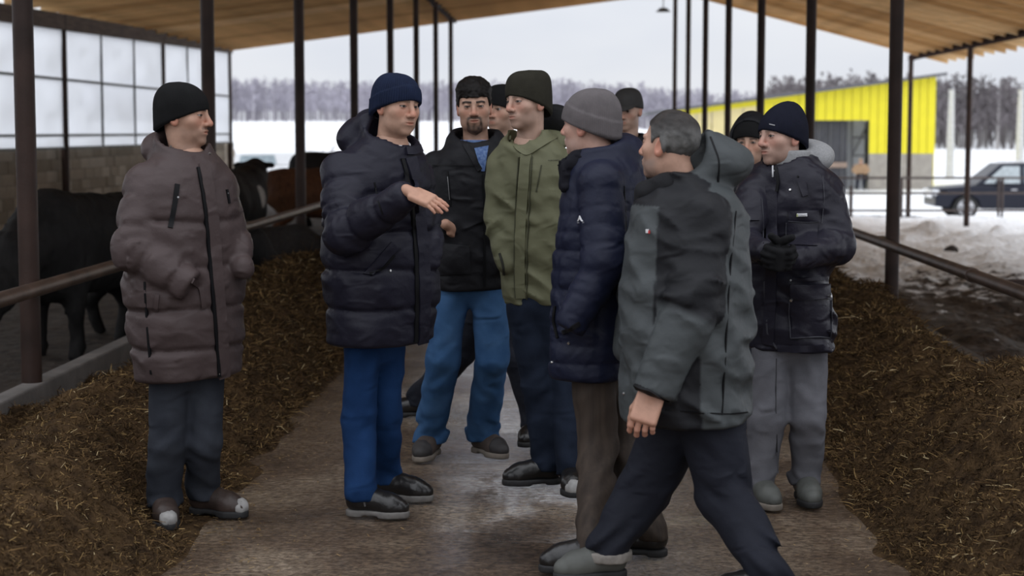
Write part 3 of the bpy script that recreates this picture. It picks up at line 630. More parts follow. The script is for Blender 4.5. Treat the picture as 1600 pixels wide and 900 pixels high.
# ================================================================ CATTLE
def cow(name, lab, loc, yaw, sc, col, head='down', patch=None, hz=None, seed=0, fur=.012, tagcol=None, hx=0.):
    """one continuous body; local y points to the head"""
    if head == 'down': NK = [(0, .62, 1.08), (hx * .5, .98, .88), (hx, 1.22, .62)]; HD = [(hx, 1.22, .64), (hx * 1.2, 1.40, .36), (hx * 1.3, 1.47, .20)]
    else: NK = [(0, .62, 1.1), (0, .95, 1.22), (0, 1.12, 1.3)]; HD = [(0, 1.12, 1.32), (0, 1.38, 1.18), (0, 1.52, 1.08)]
    NK = np.array(NK); HD = np.array(HD)
    def sd(P):
        d = ell(P, (0, .5, .90), (.30, .40, .40)); d = smin(d, ell(P, (0, 0, .88), (.34, .62, .37)), .18); d = smin(d, ell(P, (0, -.55, .95), (.29, .36, .33)), .18)
        d = smin(d, cone(P, (0, -.75, 1.16), (0, .55, 1.20), .11, .13), .14); d = smin(d, cone(P, (0, .60, .62), (0, .8, .72), .13, .12), .12)
        nk, _ = chain(P, NK, (.27, .20, .15), .08); d = smin(d, nk, .1)
        hd = smin(cone(P, HD[0], HD[1], .125, .085), cone(P, HD[1], HD[2], .082, .068), .05); d = smin(d, hd, .06)
        for s in (-1, 1):
            e0 = HD[0] + np.array([s * .10, -.04, .06]); ear = cone(P, e0, e0 + np.array([s * .15, -.03, -.02]), .03, .045); d = smin(d, ear, .03)
            f, _ = chain(P, [(s * .17, .50, .72), (s * .18, .52, .42), (s * .18, .50, .13), (s * .18, .53, .045)], (.12, .07, .048, .06), .05); d = smin(d, f, .08)
            b, _ = chain(P, [(s * .17, -.60, .85), (s * .18, -.52, .58), (s * .18, -.70, .36), (s * .18, -.64, .13), (s * .18, -.61, .045)], (.20, .115, .062, .05, .06), .05); d = smin(d, b, .09)
        t_, _ = chain(P, [(0, -.86, 1.12), (0, -.95, .85), (0, -.93, .45)], (.035, .025, .045), .03); d = smin(d, t_, .03)
        d = np.maximum(d, -P[:, 2] + .005)
        return d + fur * (.6 * vnoise(P * np.array([1, 1, .5]), 16, seed) + .6 * vnoise(P * np.array([1, 1, .5]), 34, seed + 3))
    V, Q = surfnet(sd, (-.5, -1.1, -.02), (.5, 1.65, 1.55), .029)
    c = np.tile(np.array(col), (len(V), 1)) * (1 + .25 * vnoise(V, 5, seed))[:, None]
    if patch: c = patch(V, c)
    me = mesh_data(name, V, Q, mat('cattle_coat', (1, 1, 1), .75, .3, 30, .006, 120, .3, attr=True, stretch=(1, 1, .3)), True, c)
    o = link(name, me, None, loc); o.rotation_euler = (0, 0, yaw); o.scale = (sc,) * 3; tag(o, lab, 'cow')
    for s in (-1, 1):
        e = HD[0] + np.array([s * .105, .07, -.06]); MB().tube(e - [s * .02, 0, 0], e + [s * .012, .006, 0], .02, .014, n=10).build('eye', mat('cow_eye', (.01, .008, .006), .1), o)
    if tagcol is not None:
        e = HD[0] + np.array([.22, -.02, -.02]); MB().box(e[0] - .03, e[0] + .03, e[1] + .02, e[1] + .03, e[2] - .06, e[2] + .02).build('ear_tag', mat('ear_tag', tagcol, .5), o)
    return o
BLK = (.012, .011, .011)
def toward(px, py, d, z): a = pix(px, py, d); return (a[0], d, z)
cow('cow', 'shaggy black cow standing behind the left rail beside the nearest post', toward(150, 500, 14.3, -.26), math.radians(160), 1.02, BLK, 'down', seed=1, fur=.02)
def white_face(V, c):
    m = (V[:, 1] > 1.32) & (V[:, 2] < .5); c[m] = (.30, .28, .27); return c
o = cow('cow', 'black cow with an ear tag eating over the left kerb under the rail', (-3.85, 15.9, -.25), math.radians(-70), .88, BLK, 'down', seed=2, tagcol=(.55, .26, .16))
cow('cow', 'red-brown cow standing side-on behind the black cattle', toward(500, 300, 27.5, -.3), math.radians(-84), 1.0, (.11, .045, .02), 'up', seed=3)
cow('cow', 'black cow with a pale spot seen between the brown puffer coat and the red-brown cow', toward(366, 300, 23.5, -.3), math.radians(-4), 1.04, BLK, 'up', seed=4, patch=lambda V, c: np.where((length(V - np.array([.25, .25, .95])) < .16)[:, None], np.array([.5, .48, .46]), c))
cow('cow', 'black cow farthest back, its back just showing above the red-brown cow', toward(535, 290, 33, -.3), math.radians(-95), 1.15, BLK, 'up', seed=5)
cow('calf', 'dark calf with a pale muzzle putting its head out beside the navy coat', (-3.3, 18.6, -.22), math.radians(-86), .60, (.03, .026, .024), 'down', seed=6, patch=white_face)

# pigeon-grey boulders of snow and a dark clod by the right pen
for k, (px, py, r) in enumerate(((1487, 357, .10),)):
    a = pix(px, py, 29.5); a[2] = float(terrain_h(a[0:1], np.array([29.5]))[0]); V, Q = surfnet(lambda P: ell(P, (0, 0, .1), (r * 1.3, r, r)) + .04 * vnoise(P, 9, 3), (-.4, -.4, -.1), (.4, .4, .4), .03)
    o = link('mud_clod', mesh_data('mud_clod', V, Q, mat('mud_clod', (.05, .04, .035), .9), True), None, (a[0], 29.5, a[2] - .05)); tag(o, 'dark clod half covered by snow under the right eave', 'clod')
# ================================================================ PEOPLE
def frame(yaw, pitch=0, roll=0):
    """columns: right, forward, up of somebody who faces the camera at yaw 0 and image right at yaw 90"""
    y = math.radians(yaw); f = np.array([math.sin(y), -math.cos(y), 0]); r = np.array([-math.cos(y), -math.sin(y), 0]); u = np.array([0, 0, 1.])
    p = math.radians(pitch); f, u = f * math.cos(p) - u * math.sin(p), u * math.cos(p) + f * math.sin(p)
    q = math.radians(roll); r, u = r * math.cos(q) - u * math.sin(q), u * math.cos(q) + r * math.sin(q)
    return np.stack([r, f, u], 1).astype(F32)
SKIN = mat('skin', (1, 1, 1), .5, .06, 60, .0008, 400, .4, attr=True)
def head_sdf(p, jaw=1., chinx=0., fat=0.):
    d = ell(p, (0, -.014, .036), (.076, .097, .084)); d = smin(d, ell(p, (0, .028, -.030), (.061 + fat, .064, .080)), .03)
    d = smin(d, ell(p, (0, .030, -.076), (.051 * jaw + fat, .050, .036 + fat)), .03); d = smin(d, ell(p, (0, .077 + chinx, -.097), (.021, .016, .017)), .022)
    for s in (-1, 1):
        d = smin(d, ell(p, (s * .046, .052, -.018), (.024, .024, .022)), .025)
        d = smin(d, cone(p, (s * .008, .086, .026), (s * .048, .070, .028), .011, .009), .012)
    d = smin(d, cone(p, (0, .016, .06), (0, .070, .045), .05, .018), .02)
    for s in (-1, 1): d = smax(d, -ell(p, (s * .031, .100, .007), (.017, .017, .012)), .012)
    d = smin(d, cone(p, (0, .089, .020), (0, .112, -.024), .0085, .012), .012)
    d = smin(d, ell(p, (0, .113, -.027), (.0125, .011, .0105)), .008)
    for s in (-1, 1): d = smin(d, ell(p, (s * .0135, .099, -.031), (.009, .011, .0085)), .007)
    for s in (-1, 1): d = smax(d, -ell(p, (s * .007, .108, -.0395), (.0035, .005, .003)), .003)
    d = smin(d, ell(p, (0, .083, -.060), (.028, .016, .020)), .016)
    d = smin(d, ell(p, (0, .0965, -.0555), (.021, .008, .0052)), .005); d = smin(d, ell(p, (0, .0945, -.0665), (.019, .008, .0062)), .005)
    d = smax(d, -ell(p, (0, .104, -.0610), (.024, .010, .0016)), .003)
    for s in (-1, 1):        # lids around the eyeball, cut by the eye slit
        lid = ell(p, (s * .031, .0765, .007), (.0155, .0140, .0135))
        slit = np.maximum(np.abs(p[:, 2] - .0065) - np.maximum(.0033 * (1 - ((p[:, 0] - s * .031) / .0145) ** 2), 0), .07 - p[:, 1])
        lid = smax(lid, -slit, .0015); d = smin(d, lid, .004); d = np.where((np.abs(p[:, 0] - s * .031) < .0145) & (p[:, 1] > .07), smax(d, -slit, .0015), d)
        e = (p - np.array([s * .0745, -.014, -.008], F32)); el_ = e.copy(); el_[:, 1] = e[:, 1] + .25 * e[:, 2]
        ear = ell(el_, (0, 0, 0), (.012, .022, .035)); ear = smax(ear, -ell(el_, (s * .010, .003, .003), (.007, .012, .021)), .005); d = smin(d, ear, .006)
    return d
def head_colors(p, c0, hair, brow, stubble, beard=None, pale=1.):
    skin = np.array(c0); c = np.tile(skin, (len(p), 1)); x, y, z = np.abs(p[:, 0]), p[:, 1], p[:, 2]
    def blend(m, col): m = np.clip(m, 0, 1)[:, None]; return c * (1 - m) + np.array(col) * m
    n = vnoise(p, 45, 3)
    c = blend(.45 * np.exp(-((x - .042) / .022) ** 2 - ((z + .022) / .02) ** 2) * (y > .03), skin * np.array([1.12, .72, .66]))
    c = blend(.6 * np.exp(-(x / .018) ** 2 - ((z + .022) / .018) ** 2) * (y > .085), skin * np.array([1.1, .66, .60]))
    c = blend(.55 * (x > .074), skin * np.array([1.1, .62, .55]))
    jawm = sstep(-z, .035, .062) * sstep(y + .0, -.01, .03) * (1 - np.exp(-(x / .02) ** 2 - ((z + .062) / .012) ** 2))
    c = blend(stubble * jawm * (.8 + .3 * n), np.array(hair) * .6 + skin * .18)
    mst = np.exp(-((z + .0455) / .007) ** 2) * (x < .026) * (y > .08); c = blend(stubble * 1.2 * mst, np.array(hair) * .7 + skin * .12)
    c = blend(.75 * np.exp(-(x / .019) ** 4 - ((z + .061) / .0075) ** 4) * (y > .088), skin * np.array([.86, .50, .47]))
    bz = np.where(x < .038, .0262 + .10 * (x - .012), .0288 - .28 * (x - .038)); c = blend(brow * 1.15 * np.exp(-((z - bz) / .0052) ** 4) * ((x > .011) & (x < .052)) * (y > .055), hair)
    c = blend(.5 * np.exp(-((x - .031) / .017) ** 2 - ((z - .003) / .011) ** 2) * (y > .06), skin * np.array([.70, .52, .50]))
    c = blend(.9 * (np.abs(np.abs(z - .0065) - .0037 * np.maximum(1 - ((x - .031) / .015) ** 2, 0)) < .0016) * (np.abs(x - .031) < .0145) * (y > .074), np.array([.05, .03, .025]))
    if beard is not None: c = beard(p, c, blend)
    return c
class Hat: pass
def dome(hc, R, name, m, parent, B, ztop=.128, zf=.036, zb=-.055, rx=.092, ry=.114, yo=-.012, n=2.5, ribs=0, amp=.0018, lean=0., cuff=None, extra=None, peak=0., pinch=0.):
    """knitted cap as a surface around the skull with its own thickness; ribs are real relief"""
    nt_, nz_ = (288 if ribs else 96), 34; th = np.linspace(0, 2 * np.pi, nt_, endpoint=False); V = []
    cth = np.cos(th); sth = np.sin(th)                                 # th: 0 right, 90 front
    zl = (zf + zb) / 2 + (zf - zb) / 2 * sth + extra(th) if extra is not None else (zf + zb) / 2 + (zf - zb) / 2 * sth
    ts = np.concatenate([[-.03], np.linspace(0, 1, nz_) ** .8])
    for it, t_ in enumerate(ts):
        z = zl * (1 - t_) + ztop * t_; k = np.clip((z - .02) / (ztop - .02), 0, 1) ; s = (1 - np.clip(k, 0, 1) ** n) ** (1 / n)
        s = np.where(z < .02, 1.0 - .6 * np.clip(.02 - z, 0, .1) , s)
        if t_ >= .999: s = s * 0
        rib = amp * np.cos(ribs * th) * (np.minimum(1, s * 2.2)) if ribs else 0
        o = 0
        if it == 0: o = -.010; rib = 0
        elif cuff is not None: o = .0045 * (1 - sstep(z - zl, cuff - .003, cuff + .001)) + .0
        o = o - pinch * sstep(k, .6, 1)
        wr = .0022 * vnoise(np.stack([cth * 3, sth * 3, z * 22], 1), 1, it * 0 + 5)
        r1 = (rx + o) * s + rib + wr * s; r2 = (ry + o) * s + rib + wr * s
        V.append(np.stack([cth * r1, yo + lean * np.clip(k, 0, 1) ** 2 + sth * r2, z + peak * np.exp(-(s / .5) ** 2)], 1))
    V = np.concatenate(V); rows = len(ts); i = np.arange(rows - 1)[:, None] * nt_; j = np.arange(nt_)[None]; j2 = (j + 1) % nt_
    q = np.stack([i + j, i + j2, i + nt_ + j2, i + nt_ + j], -1).reshape(-1, 4)
    W = hc + V @ R.T
    return link(name, mesh_data(name, W - B, q, m, True), parent), W, q

def hand_sdf(P, W, thumb, fing, back, curl=(10, 10, 10, 10), tcurl=10, spread=3, scale=1., tdir=(.62, .74, -.25), glove=0.):
    M_ = np.stack([thumb, fing, back], 1); p = (P - W) @ M_ / scale
    q = p - np.array([0, .05, 0]); bx = np.abs(q) - np.array([.030, .042, .004]); d = length(np.maximum(bx, 0)) + np.minimum(bx.max(1), 0) - .011
    d = smin(d, cone(p, (0, -.035, 0), (0, .015, 0), .026, .025), .015)
    d = smin(d, cone(p, (.018, .02, -.008), (.032, .06, -.008), .016, .012), .012)
    fx = (.031, .0105, -.0105, -.030); fl_ = (.074, .083, .077, .060); fr = (.0092, .0095, .009, .0082)
    for k in range(4):
        b = np.array([fx[k], .090 - .004 * abs(k - 1.2), .001]); a = 0.; sp = math.radians((1.5 - k) * spread); pts = [b]
        for f_ in (.46, .30, .24):
            a += math.radians(curl[k]) * (1 if f_ > .4 else 1.1); dr = np.array([math.sin(sp), math.cos(sp) * math.cos(a), -math.sin(a)]); pts.append(pts[-1] + dr * fl_[k] * f_)
        f_, _ = chain(p, [np.array([fx[k] * .8, .05, .001])] + pts, (fr[k], fr[k] * 1.02, fr[k] * .95, fr[k] * .88, fr[k] * .78), .004); d = smin(d, f_, .0035)
    td = np.array(tdir) / np.linalg.norm(tdir); tb = np.array([.026, .026, -.006]); t1 = tb + td * .046
    td2 = td + np.array([-.35, .2, -.25]) * math.sin(math.radians(tcurl)) * 2; td2 /= np.linalg.norm(td2); t2 = t1 + td2 * .034; t3 = t2 + td2 * .026
    f_, _ = chain(p, [tb, t1, t2, t3], (.014, .0115, .0105, .0085), .005); d = smin(d, f_, .006)
    return d * scale - glove
def shoe(parent, B, px, py, yaw, m, msole, length_=.295, name='shoe', laces=None, boot=0., lift=0., pit=0., toe=None, zipper=None, snow=None, width=1.):
    c = gnd(px, py); R = frame(yaw, -pit); c = c + np.array([0, 0, .004 + lift]); s = length_ / .30
    def up(P):
        p = (P - c) @ R; p = p / np.array([width, 1, 1])
        d, _ = chain(p, [(0, -.085 * s, .062), (0, .0, .066), (.004, .06 * s, .05), (.003, .108 * s, .040)], (.042, .044, .047, .036), .03)
        d = smin(d, cone(p, (0, -.075 * s, .07), (0, -.068 * s, .155 + boot), .045, .048), .03)
        d = smax(d, p[:, 2] - (.135 + boot), .006); d = smax(d, .022 - p[:, 2], .004)
        return d + .0016 * vnoise(p * np.array([1, 3, 1]), 40, 2) * (p[:, 1] > -.02)
    def so(P):
        p = (P - c) @ R; p = p / np.array([width, 1, 1]); q = p.copy(); q[:, 2] = 0
        d, _ = chain(q, [(0, -.088 * s, 0), (-.002, .0, 0), (.004, .06 * s, 0), (.003, .105 * s, 0)], (.043, .040, .049, .040), .03)
        d = smax(d, np.abs(p[:, 2] - .015) - .015, .004)
        arch = np.maximum(np.abs(p[:, 1] + .02 * s) - .035, p[:, 2] - .009); return smax(d, -arch, .004)
    hh = .0075 if c[1] < 8.5 else (.011 if c[1] < 30 else .03); lo = c - .24; hi = c + .24; hi[2] = c[2] + .22 + boot; lo[2] = c[2] - .14
    V, Q = surfnet(up, lo, hi, hh); o = link(name, mesh_data(name, V - B, Q, m, True), parent)
    V, Q = surfnet(so, lo, hi, hh); link('sole', mesh_data('sole', V - B, Q, msole, True), o)
    L_ = lambda p: c + R @ (np.array(p) * np.array([width, 1, 1]))
    if laces is not None:
        for k in range(5):
            y = -.012 + k * .019 * s; z = .118 - .0125 * k; MB().tube(L_((-.026, y, z - .008)), L_((.0, y + .006, z + .004)), .0032, n=6).tube(L_((.0, y + .006, z + .004)), L_((.026, y, z - .008)), .0032, n=6).build('lace', laces, o, base=B)
    if zipper is not None:
        sgn = zipper; MB().tube(L_((sgn * .047, -.05, .13)), L_((sgn * .048, -.035, .05)), .004, n=6).build('zip', mat('zip_metal', (.35, .35, .36), .3, metal=.8), o, base=B)
    if toe is not None or snow is not None:
        mm = toe if toe is not None else snow
        lim = .072 if toe is not None else .108
        V, Q = surfnet(lambda P: smax(up(P) - .0022 + (.004 * vnoise((P - c), 60, 4) if snow is not None else 0), lim * s - ((P - c) @ R)[:, 1], .003), lo, hi, hh)
        link('toe_cap' if toe is not None else 'snow_crust', mesh_data('toe_cap', V - B, Q, mm, True), o)
    return c, R, s

class Person:
    """joints are read from the photograph as pixels at a distance d down the aisle"""
    def __init__(s, label, d, yaw):
        s.label = label; s.d = d; s.yaw = yaw; s.R = frame(yaw); s.k = d / F; s.arms = []; s.hands = []; s.hres = .0034 if d < 8.5 else (.006 if d < 20 else .03)
    # ---- jacket
    def torso(s, levels, hem, ratio=.68, n=2.4, top=None, dd=None):
        L_ = np.array(levels, float); C = np.array([pix((a + b) / 2, y, s.d) for y, a, b in levels]); hw = (L_[:, 2] - L_[:, 1]) / 2 * s.k
        y = math.radians(s.yaw); a = hw / math.sqrt(math.cos(y) ** 2 + (ratio * math.sin(y)) ** 2)
        z = C[:, 2]; zz = np.linspace(z.min(), z.max(), 80); o = np.argsort(z)
        def itp(v):
            r = np.interp(zz, z[o], v[o]); k = np.ones(7) / 7; return np.convolve(np.pad(r, 3, mode='edge'), k, 'valid')
        s.tz = zz; s.tx, s.ty, s.ta = itp(C[:, 0]), itp(C[:, 1]), itp(a); s.ratio = ratio; s.n = n; s.zhem = pix(800, hem, s.d)[2]; s.ztop = zz[-1]
        return s
    def torso_sdf(s, P):
        z = P[:, 2]; a = np.interp(z, s.tz, s.ta); cx = np.interp(z, s.tz, s.tx); cy = np.interp(z, s.tz, s.ty); b = a * s.ratio
        q = P[:, :2] - np.stack([cx, cy], 1); u = q @ s.R[:2, 0]; v = q @ s.R[:2, 1]
        r = (np.abs(u / a) ** s.n + np.abs(v / b) ** s.n) ** (1 / s.n); d = (r - 1) * np.minimum(a, b) * .9
        return smax(d, z - s.ztop - .02, .03), u, v
    def arm(s, pts, rpx, cut=False, seams=None, side='r'):
        """pts: (px, py, depth offset) shoulder, elbow, wrist"""
        J = [pix(a, b, s.d + c) for a, b, c in pts]; R_ = [r * (s.d + c) / F for r, (a, b, c) in zip(rpx, pts)]
        s.arms.append((J, R_, cut, seams)); return J
    def jacket(s, name, m, h=.011, seams=(), seamd=.010, seamw=.012, puff=.0, wrinkle=.006, wscale=(1, 1, 1.6), wfreq=9, arm_seams=None, collar=None, hood=None, color=None, k=.018, vseams=(), seed=0, quilt=None, extra=None, cutneck=True, fold=0.):
        zs = [pix(800, y, s.d)[2] for y in seams]
        if collar:                                      # centre of the upper edge (px, py, depth offset), tilt, inner radius, thickness, height
            (kx, ky, kd), ktilt, kr, kth, kh = collar; kc = pix(kx, ky, s.d + kd); kt = math.radians(ktilt); kax = np.array([0, 0, 1.]) * math.cos(kt) + s.R[:, 1] * math.sin(kt)
        def sd(P):
            d, u, v = s.torso_sdf(P)
            wz = P[:, 2] + .012 * vnoise(P, 5, seed + 1)
            wv = np.array(wscale)
            d = d + wrinkle * (fbm(P * wv, wfreq, 2, seed) ) + fold * 1.4 * (np.abs(vnoise(P * np.array([1, 1, 2.0]) + P[:, :1] * np.array([[0, 0, 1.2]]), 6, seed + 5)) - .3)
            for i, z0 in enumerate(zs):
                d = d + seamd * np.exp(-((wz - z0) / seamw) ** 2)
            if puff and len(zs) > 1:
                zz_ = sorted(zs); ph = np.interp(wz, zz_, np.arange(len(zz_))); d = d - puff * np.abs(np.sin(np.pi * ph))
            if quilt:
                du = quilt[0]; d = d + quilt[1] * np.exp(-((np.mod(u + .03, du) - du / 2) / .006) ** 2)
            for u0, front in vseams: d = d + .006 * np.exp(-((u - u0) / .007) ** 2) * ((v > 0) == front)
            d = smax(d, s.zhem + .012 * vnoise(P, 4, seed + 9) - P[:, 2], .02)
            for J, R_, cut, sm in s.arms:
                a, t_ = chain(P, J, R_, .02)
                l0 = np.linalg.norm(J[1] - J[0]); a = a + wrinkle * vnoise(P * wv, wfreq * 1.2, seed + 2) + (.010 + .9 * fold) * (.45 + .8 * np.exp(-((t_ - l0) / .12) ** 2)) * (np.abs(vnoise(np.stack([t_ * 17 + 2.5 * vnoise(P, 5, 7), P[:, 0] * 6, P[:, 1] * 6], 1), 1, seed + 4)) - .3)
                if sm:
                    sp = sm; tt = t_ + .01 * vnoise(P, 6, seed + 6); ph = tt / sp; f_ = ph - np.floor(ph); a = a + seamd * np.exp(-(((f_ - .5) * sp) / seamw) ** 2) - .5 * puff * np.abs(np.cos(np.pi * (f_)))
                if cut:
                    dr = J[-1] - J[-2]; dr /= np.linalg.norm(dr); a = smax(a, (P - J[-1]) @ dr - .01, .012)
                d = smin(d, a, k)
            if hood:
                hd = None
                for (c, r_, rot) in hood:
                    q = (P - pix(*c)) @ frame(*rot); e = ell(q, (0, 0, 0), r_); hd = e if hd is None else smin(hd, e, .04)
                d = smin(d, hd + wrinkle * 1.6 * fbm(P, 11, 2, seed + 8), .045)
            if collar:
                t_ = (P - kc) @ kax; rr = length(P - kc - t_[:, None] * kax); ri = kr + .15 * np.clip(t_, -.12, 0); out_ = smax(rr - ri - kth, np.maximum(t_, -t_ - kh), .012) + .5 * wrinkle * vnoise(P, 14, seed + 3)
                d = smin(d, out_, .03); d = smax(d, -np.maximum(rr - ri, -t_ - kh - .03), .008)
            hq = (P - s.hc) @ s.HR; d = smax(d, -ell(hq, (0, .0, .0), (.088, .112, .126)), .012)
            if extra: d = extra(P, d)
            return d
        pts = [np.stack([s.tx, s.ty, s.tz], 1)] + [np.array(J) for J, *_ in s.arms]; A = np.concatenate(pts); pad = s.ta.max() + .03
        lo = np.array([s.tx.min() - pad, s.ty.min() - pad, s.zhem - .04]); hi = np.array([s.tx.max() + pad, s.ty.max() + pad, s.ztop + .06])
        lo = np.minimum(lo, A.min(0) - .14); hi = np.maximum(hi, A.max(0) + .14)
        if collar: t3 = kc; hi = np.maximum(hi, t3 + .14); lo = np.minimum(lo, t3 - .14)
        if hood:
            for c, r_, rot in hood: q = pix(*c); hi = np.maximum(hi, q + max(r_) + .03); lo = np.minimum(lo, q - max(r_) - .03)
        lo[2] = max(lo[2], min(s.zhem - .03, A[:, 2].min() - .14))
        V, Q = surfnet(sd, lo, hi, h); c = None
        if color is not None: c = color(s, V)
        s.jk = link(name, mesh_data(name, V - s.B, Q, m, True, c), s.body); s.bvh = BVHTree.FromPolygons([tuple(v) for v in V], [tuple(q) for q in Q.tolist()]); s.jsdf = sd
        return s.jk
    # ---- legs
    def trousers(s, m, hips, knees, feet, rp, h=.011, wr=.007, hem=.10, seed=0, crotch=None, bag=.010, color=None, name='trousers', freq=9, cuff=None):
        J = []
        for hp, kn, ft in zip(hips, knees, feet):
            c, R, sc = ft; ank = c + R @ np.array([0, -.065 * sc, hem + .01]); low = c + R @ np.array([0, -.062 * sc, hem - .03])
            J.append([pix(hp[0], hp[1], s.d + (hp[2] if len(hp) > 2 else 0)), pix(kn[0], kn[1], s.d + (kn[2] if len(kn) > 2 else 0)), ank, low])
        rp = [r * s.k for r in rp]; pel = (J[0][0] + J[1][0]) / 2
        def sd(P):
            d = ell((P - pel - np.array([0, 0, .06])) @ s.R, (0, 0, 0), (.13, .095, .14)); 
            for i, j in enumerate(J):
                a, t_ = chain(P, j, (rp[0] * .95, rp[1], rp[2], rp[2] * 1.04), .02); l_ = np.linalg.norm(j[2] - j[1]) + np.linalg.norm(j[1] - j[0])
                q = t_ / l_; am = bag * (.25 + .9 * np.exp(-((q - .53) / .10) ** 2) + 1.3 * sstep(q, .78, 1.0))
                a = a + am * vnoise(np.stack([P[:, 0] * 7, P[:, 1] * 7, P[:, 2] * 24 + 2.5 * P[:, 0] * (1 if i else -1) * 8], 1), 1, seed + i) + wr * 1.6 * (np.abs(vnoise(P * np.array([1.3, 1.3, .55]) + (P[:, 2:3] * np.array([[.5 if i else -.5, 0, 0]])), freq, seed + 5 + i)) - .3)
                f_ = feet[i]; p = (P - f_[0]) @ f_[1]; a = smax(a, (hem - .035 + .006 * vnoise(P, 30, 3)) - p[:, 2], .008)
                d = smin(d, a, .03)
            return d
        A = np.array([x for j in J for x in j]); V, Q = surfnet(sd, A.min(0) - .2, A.max(0) + [.2, .2, .25], h)
        s.tr = link(name, mesh_data(name, V - s.B, Q, m, True, None if color is None else color(s, V)), s.body); s.J = J
        s.tbvh = BVHTree.FromPolygons([tuple(v) for v in V], [tuple(q) for q in Q.tolist()])
    # ---- body: head, neck, hands and the figure under the clothes, one mesh
    def make_body(s, base, head, skin=(.50, .30, .22), hair=(.03, .02, .015), brow=.8, stubble=.35, beard=None, jaw=1., fat=0., gaze=(0, 0), scale=1.0, chin=0.):
        (px, py, dd), yaw, pitch, roll = head; s.B = np.array(base, float); s.hc = pix(px, py, s.d + dd); s.HR = frame(yaw, pitch, roll); s.hs = scale
        nb = pix((s.tx[-1] * F / s.d + 892), 300, s.d); nk = np.array([s.tx[-1], s.ty[-1], s.ztop - .06])
        loc = s.HR.T @ (nk - s.hc) / scale
        def sd(P):
            p = (P - s.hc.astype(F32)) @ s.HR / F32(scale); d = head_sdf(p, jaw, chin, fat)
            d = smin(d, cone(p, (0, -.02, -.05), loc, .055, .062), .025); return d * scale
        lo = np.minimum(s.hc - .16, nk - .1); hi = np.maximum(s.hc + .16, nk + .1)
        V, Q = surfnet(sd, lo, hi, s.hres); p = (V - s.hc) @ s.HR / scale
        c = head_colors(p, skin, hair, brow, stubble, beard); Vs = [V]; Qs = [Q]; Cs = [c]; nv = len(V)
        def put(V, Q, c):
            nonlocal nv
            Vs.append(V); Qs.append(Q + nv); Cs.append(c); nv += len(V)
        # eyeballs
        g = np.array([math.sin(math.radians(gaze[0])), math.cos(math.radians(gaze[0])), math.tan(math.radians(gaze[1]))]); g /= np.linalg.norm(g)
        for sx_ in (-1, 1):
            nu, nv_ = 20, 12; th = np.linspace(0, 2 * np.pi, nu, endpoint=False); ph = np.linspace(0, np.pi, nv_); T, Pp = np.meshgrid(th, ph); q = np.stack([np.sin(Pp) * np.cos(T), np.cos(Pp), np.sin(Pp) * np.sin(T)], -1).reshape(-1, 3)
            dt = q @ g; col = np.where((dt > .83)[:, None], np.array([.05, .035, .025]), np.array([.34, .315, .30])); col = np.where((dt > .96)[:, None], np.array([.008, .008, .008]), col)
            i = np.arange(nv_ - 1)[:, None] * nu; j = np.arange(nu)[None]; j2 = (j + 1) % nu; f = np.stack([i + j, i + j2, i + nu + j2, i + nu + j], -1).reshape(-1, 4)
            put(s.hc + ((q * .0122 + np.array([sx_ * .031, .0763, .007])) * scale) @ s.HR.T, f, col)
        for hd in s.hands:
            W = hd['W']; V, Q = surfnet(lambda P: hand_sdf(P, W, hd['x'], hd['y'], hd['z'], **hd['kw']), W - .17, W + .17, .0034)
            sk = np.array(skin) * np.array([1.0, .93, .9]); pl_ = (V - W) @ np.stack([hd['x'], hd['y'], hd['z']], 1)
            cc = np.tile(sk, (len(V), 1)) * (1 - .12 * sstep(pl_[:, 1], .08, .16))[:, None] ** np.array([.3, 1.2, 1.2]); put(V, Q, cc)
        # figure under the clothes
        def inner(P):
            d = cone(P, nk, [s.tx[8], s.ty[8], max(s.tz[8], .85)], .075, .09)
            for J, R_, *_ in s.arms:
                a, _ = chain(P, [J[0], J[1], J[1] + (J[2] - J[1]) * .72], [.03, .03, .022], .02); d = smin(d, a, .03)
            for j in s.legs_in:
                a, _ = chain(P, j, (.05, .04, .03), .03); d = smin(d, a, .05)
            return d
        A = np.concatenate([np.array(J) for J, *_ in s.arms] + [np.array(j) for j in s.legs_in] + [nk[None]]); V, Q = surfnet(inner, A.min(0) - .15, A.max(0) + .15, .02); put(V, Q, np.tile(np.array(skin), (len(V), 1)))
        me = mesh_data('person', np.concatenate(Vs) - s.B, np.concatenate(Qs), SKIN, True, np.concatenate(Cs))
        s.body = link('person', me, None, s.B); tag(s.body, s.label, 'person', 'men talking in the feed aisle')
        s.hbvh = None
        return s.body
    # ---- things on the surface of the coat
    def hit(s, px, py, bvh=None):
        r = ray(px, py); o = Vector((0, 0, CAMZ)); h = (bvh or s.bvh).ray_cast(o, Vector(r).normalized())
        return (np.array(h[0]), np.array(h[1])) if h[0] is not None else (pix(px, py, s.d - .2), np.array([0, -1., 0]))
    def strip(s, name, pts, w, th, m, parent=None, bvh=None, off=0., sub=6, wob=0.):
        """a band of cloth or zip that lies on the coat along pixels, w metres wide"""
        P = []
        for (a, b), (c, d) in zip(pts[:-1], pts[1:]):
            for i in range(sub): P.append((a + (c - a) * i / sub, b + (d - b) * i / sub))
        P.append(pts[-1]); H = [s.hit(*p, bvh) for p in P]; X = np.array([h[0] for h in H]); N = np.array([h[1] for h in H])
        if len(X) > 4:
            for _ in range(2): N[1:-1] = (N[:-2] + N[1:-1] + N[2:]) / 3; X[1:-1] = (X[:-2] + 2 * X[1:-1] + X[2:]) / 4
        N /= length(N)[:, None]; T = np.gradient(X, axis=0); T /= np.maximum(length(T), 1e-9)[:, None]; Sd = np.cross(T, N); Sd /= np.maximum(length(Sd), 1e-9)[:, None]
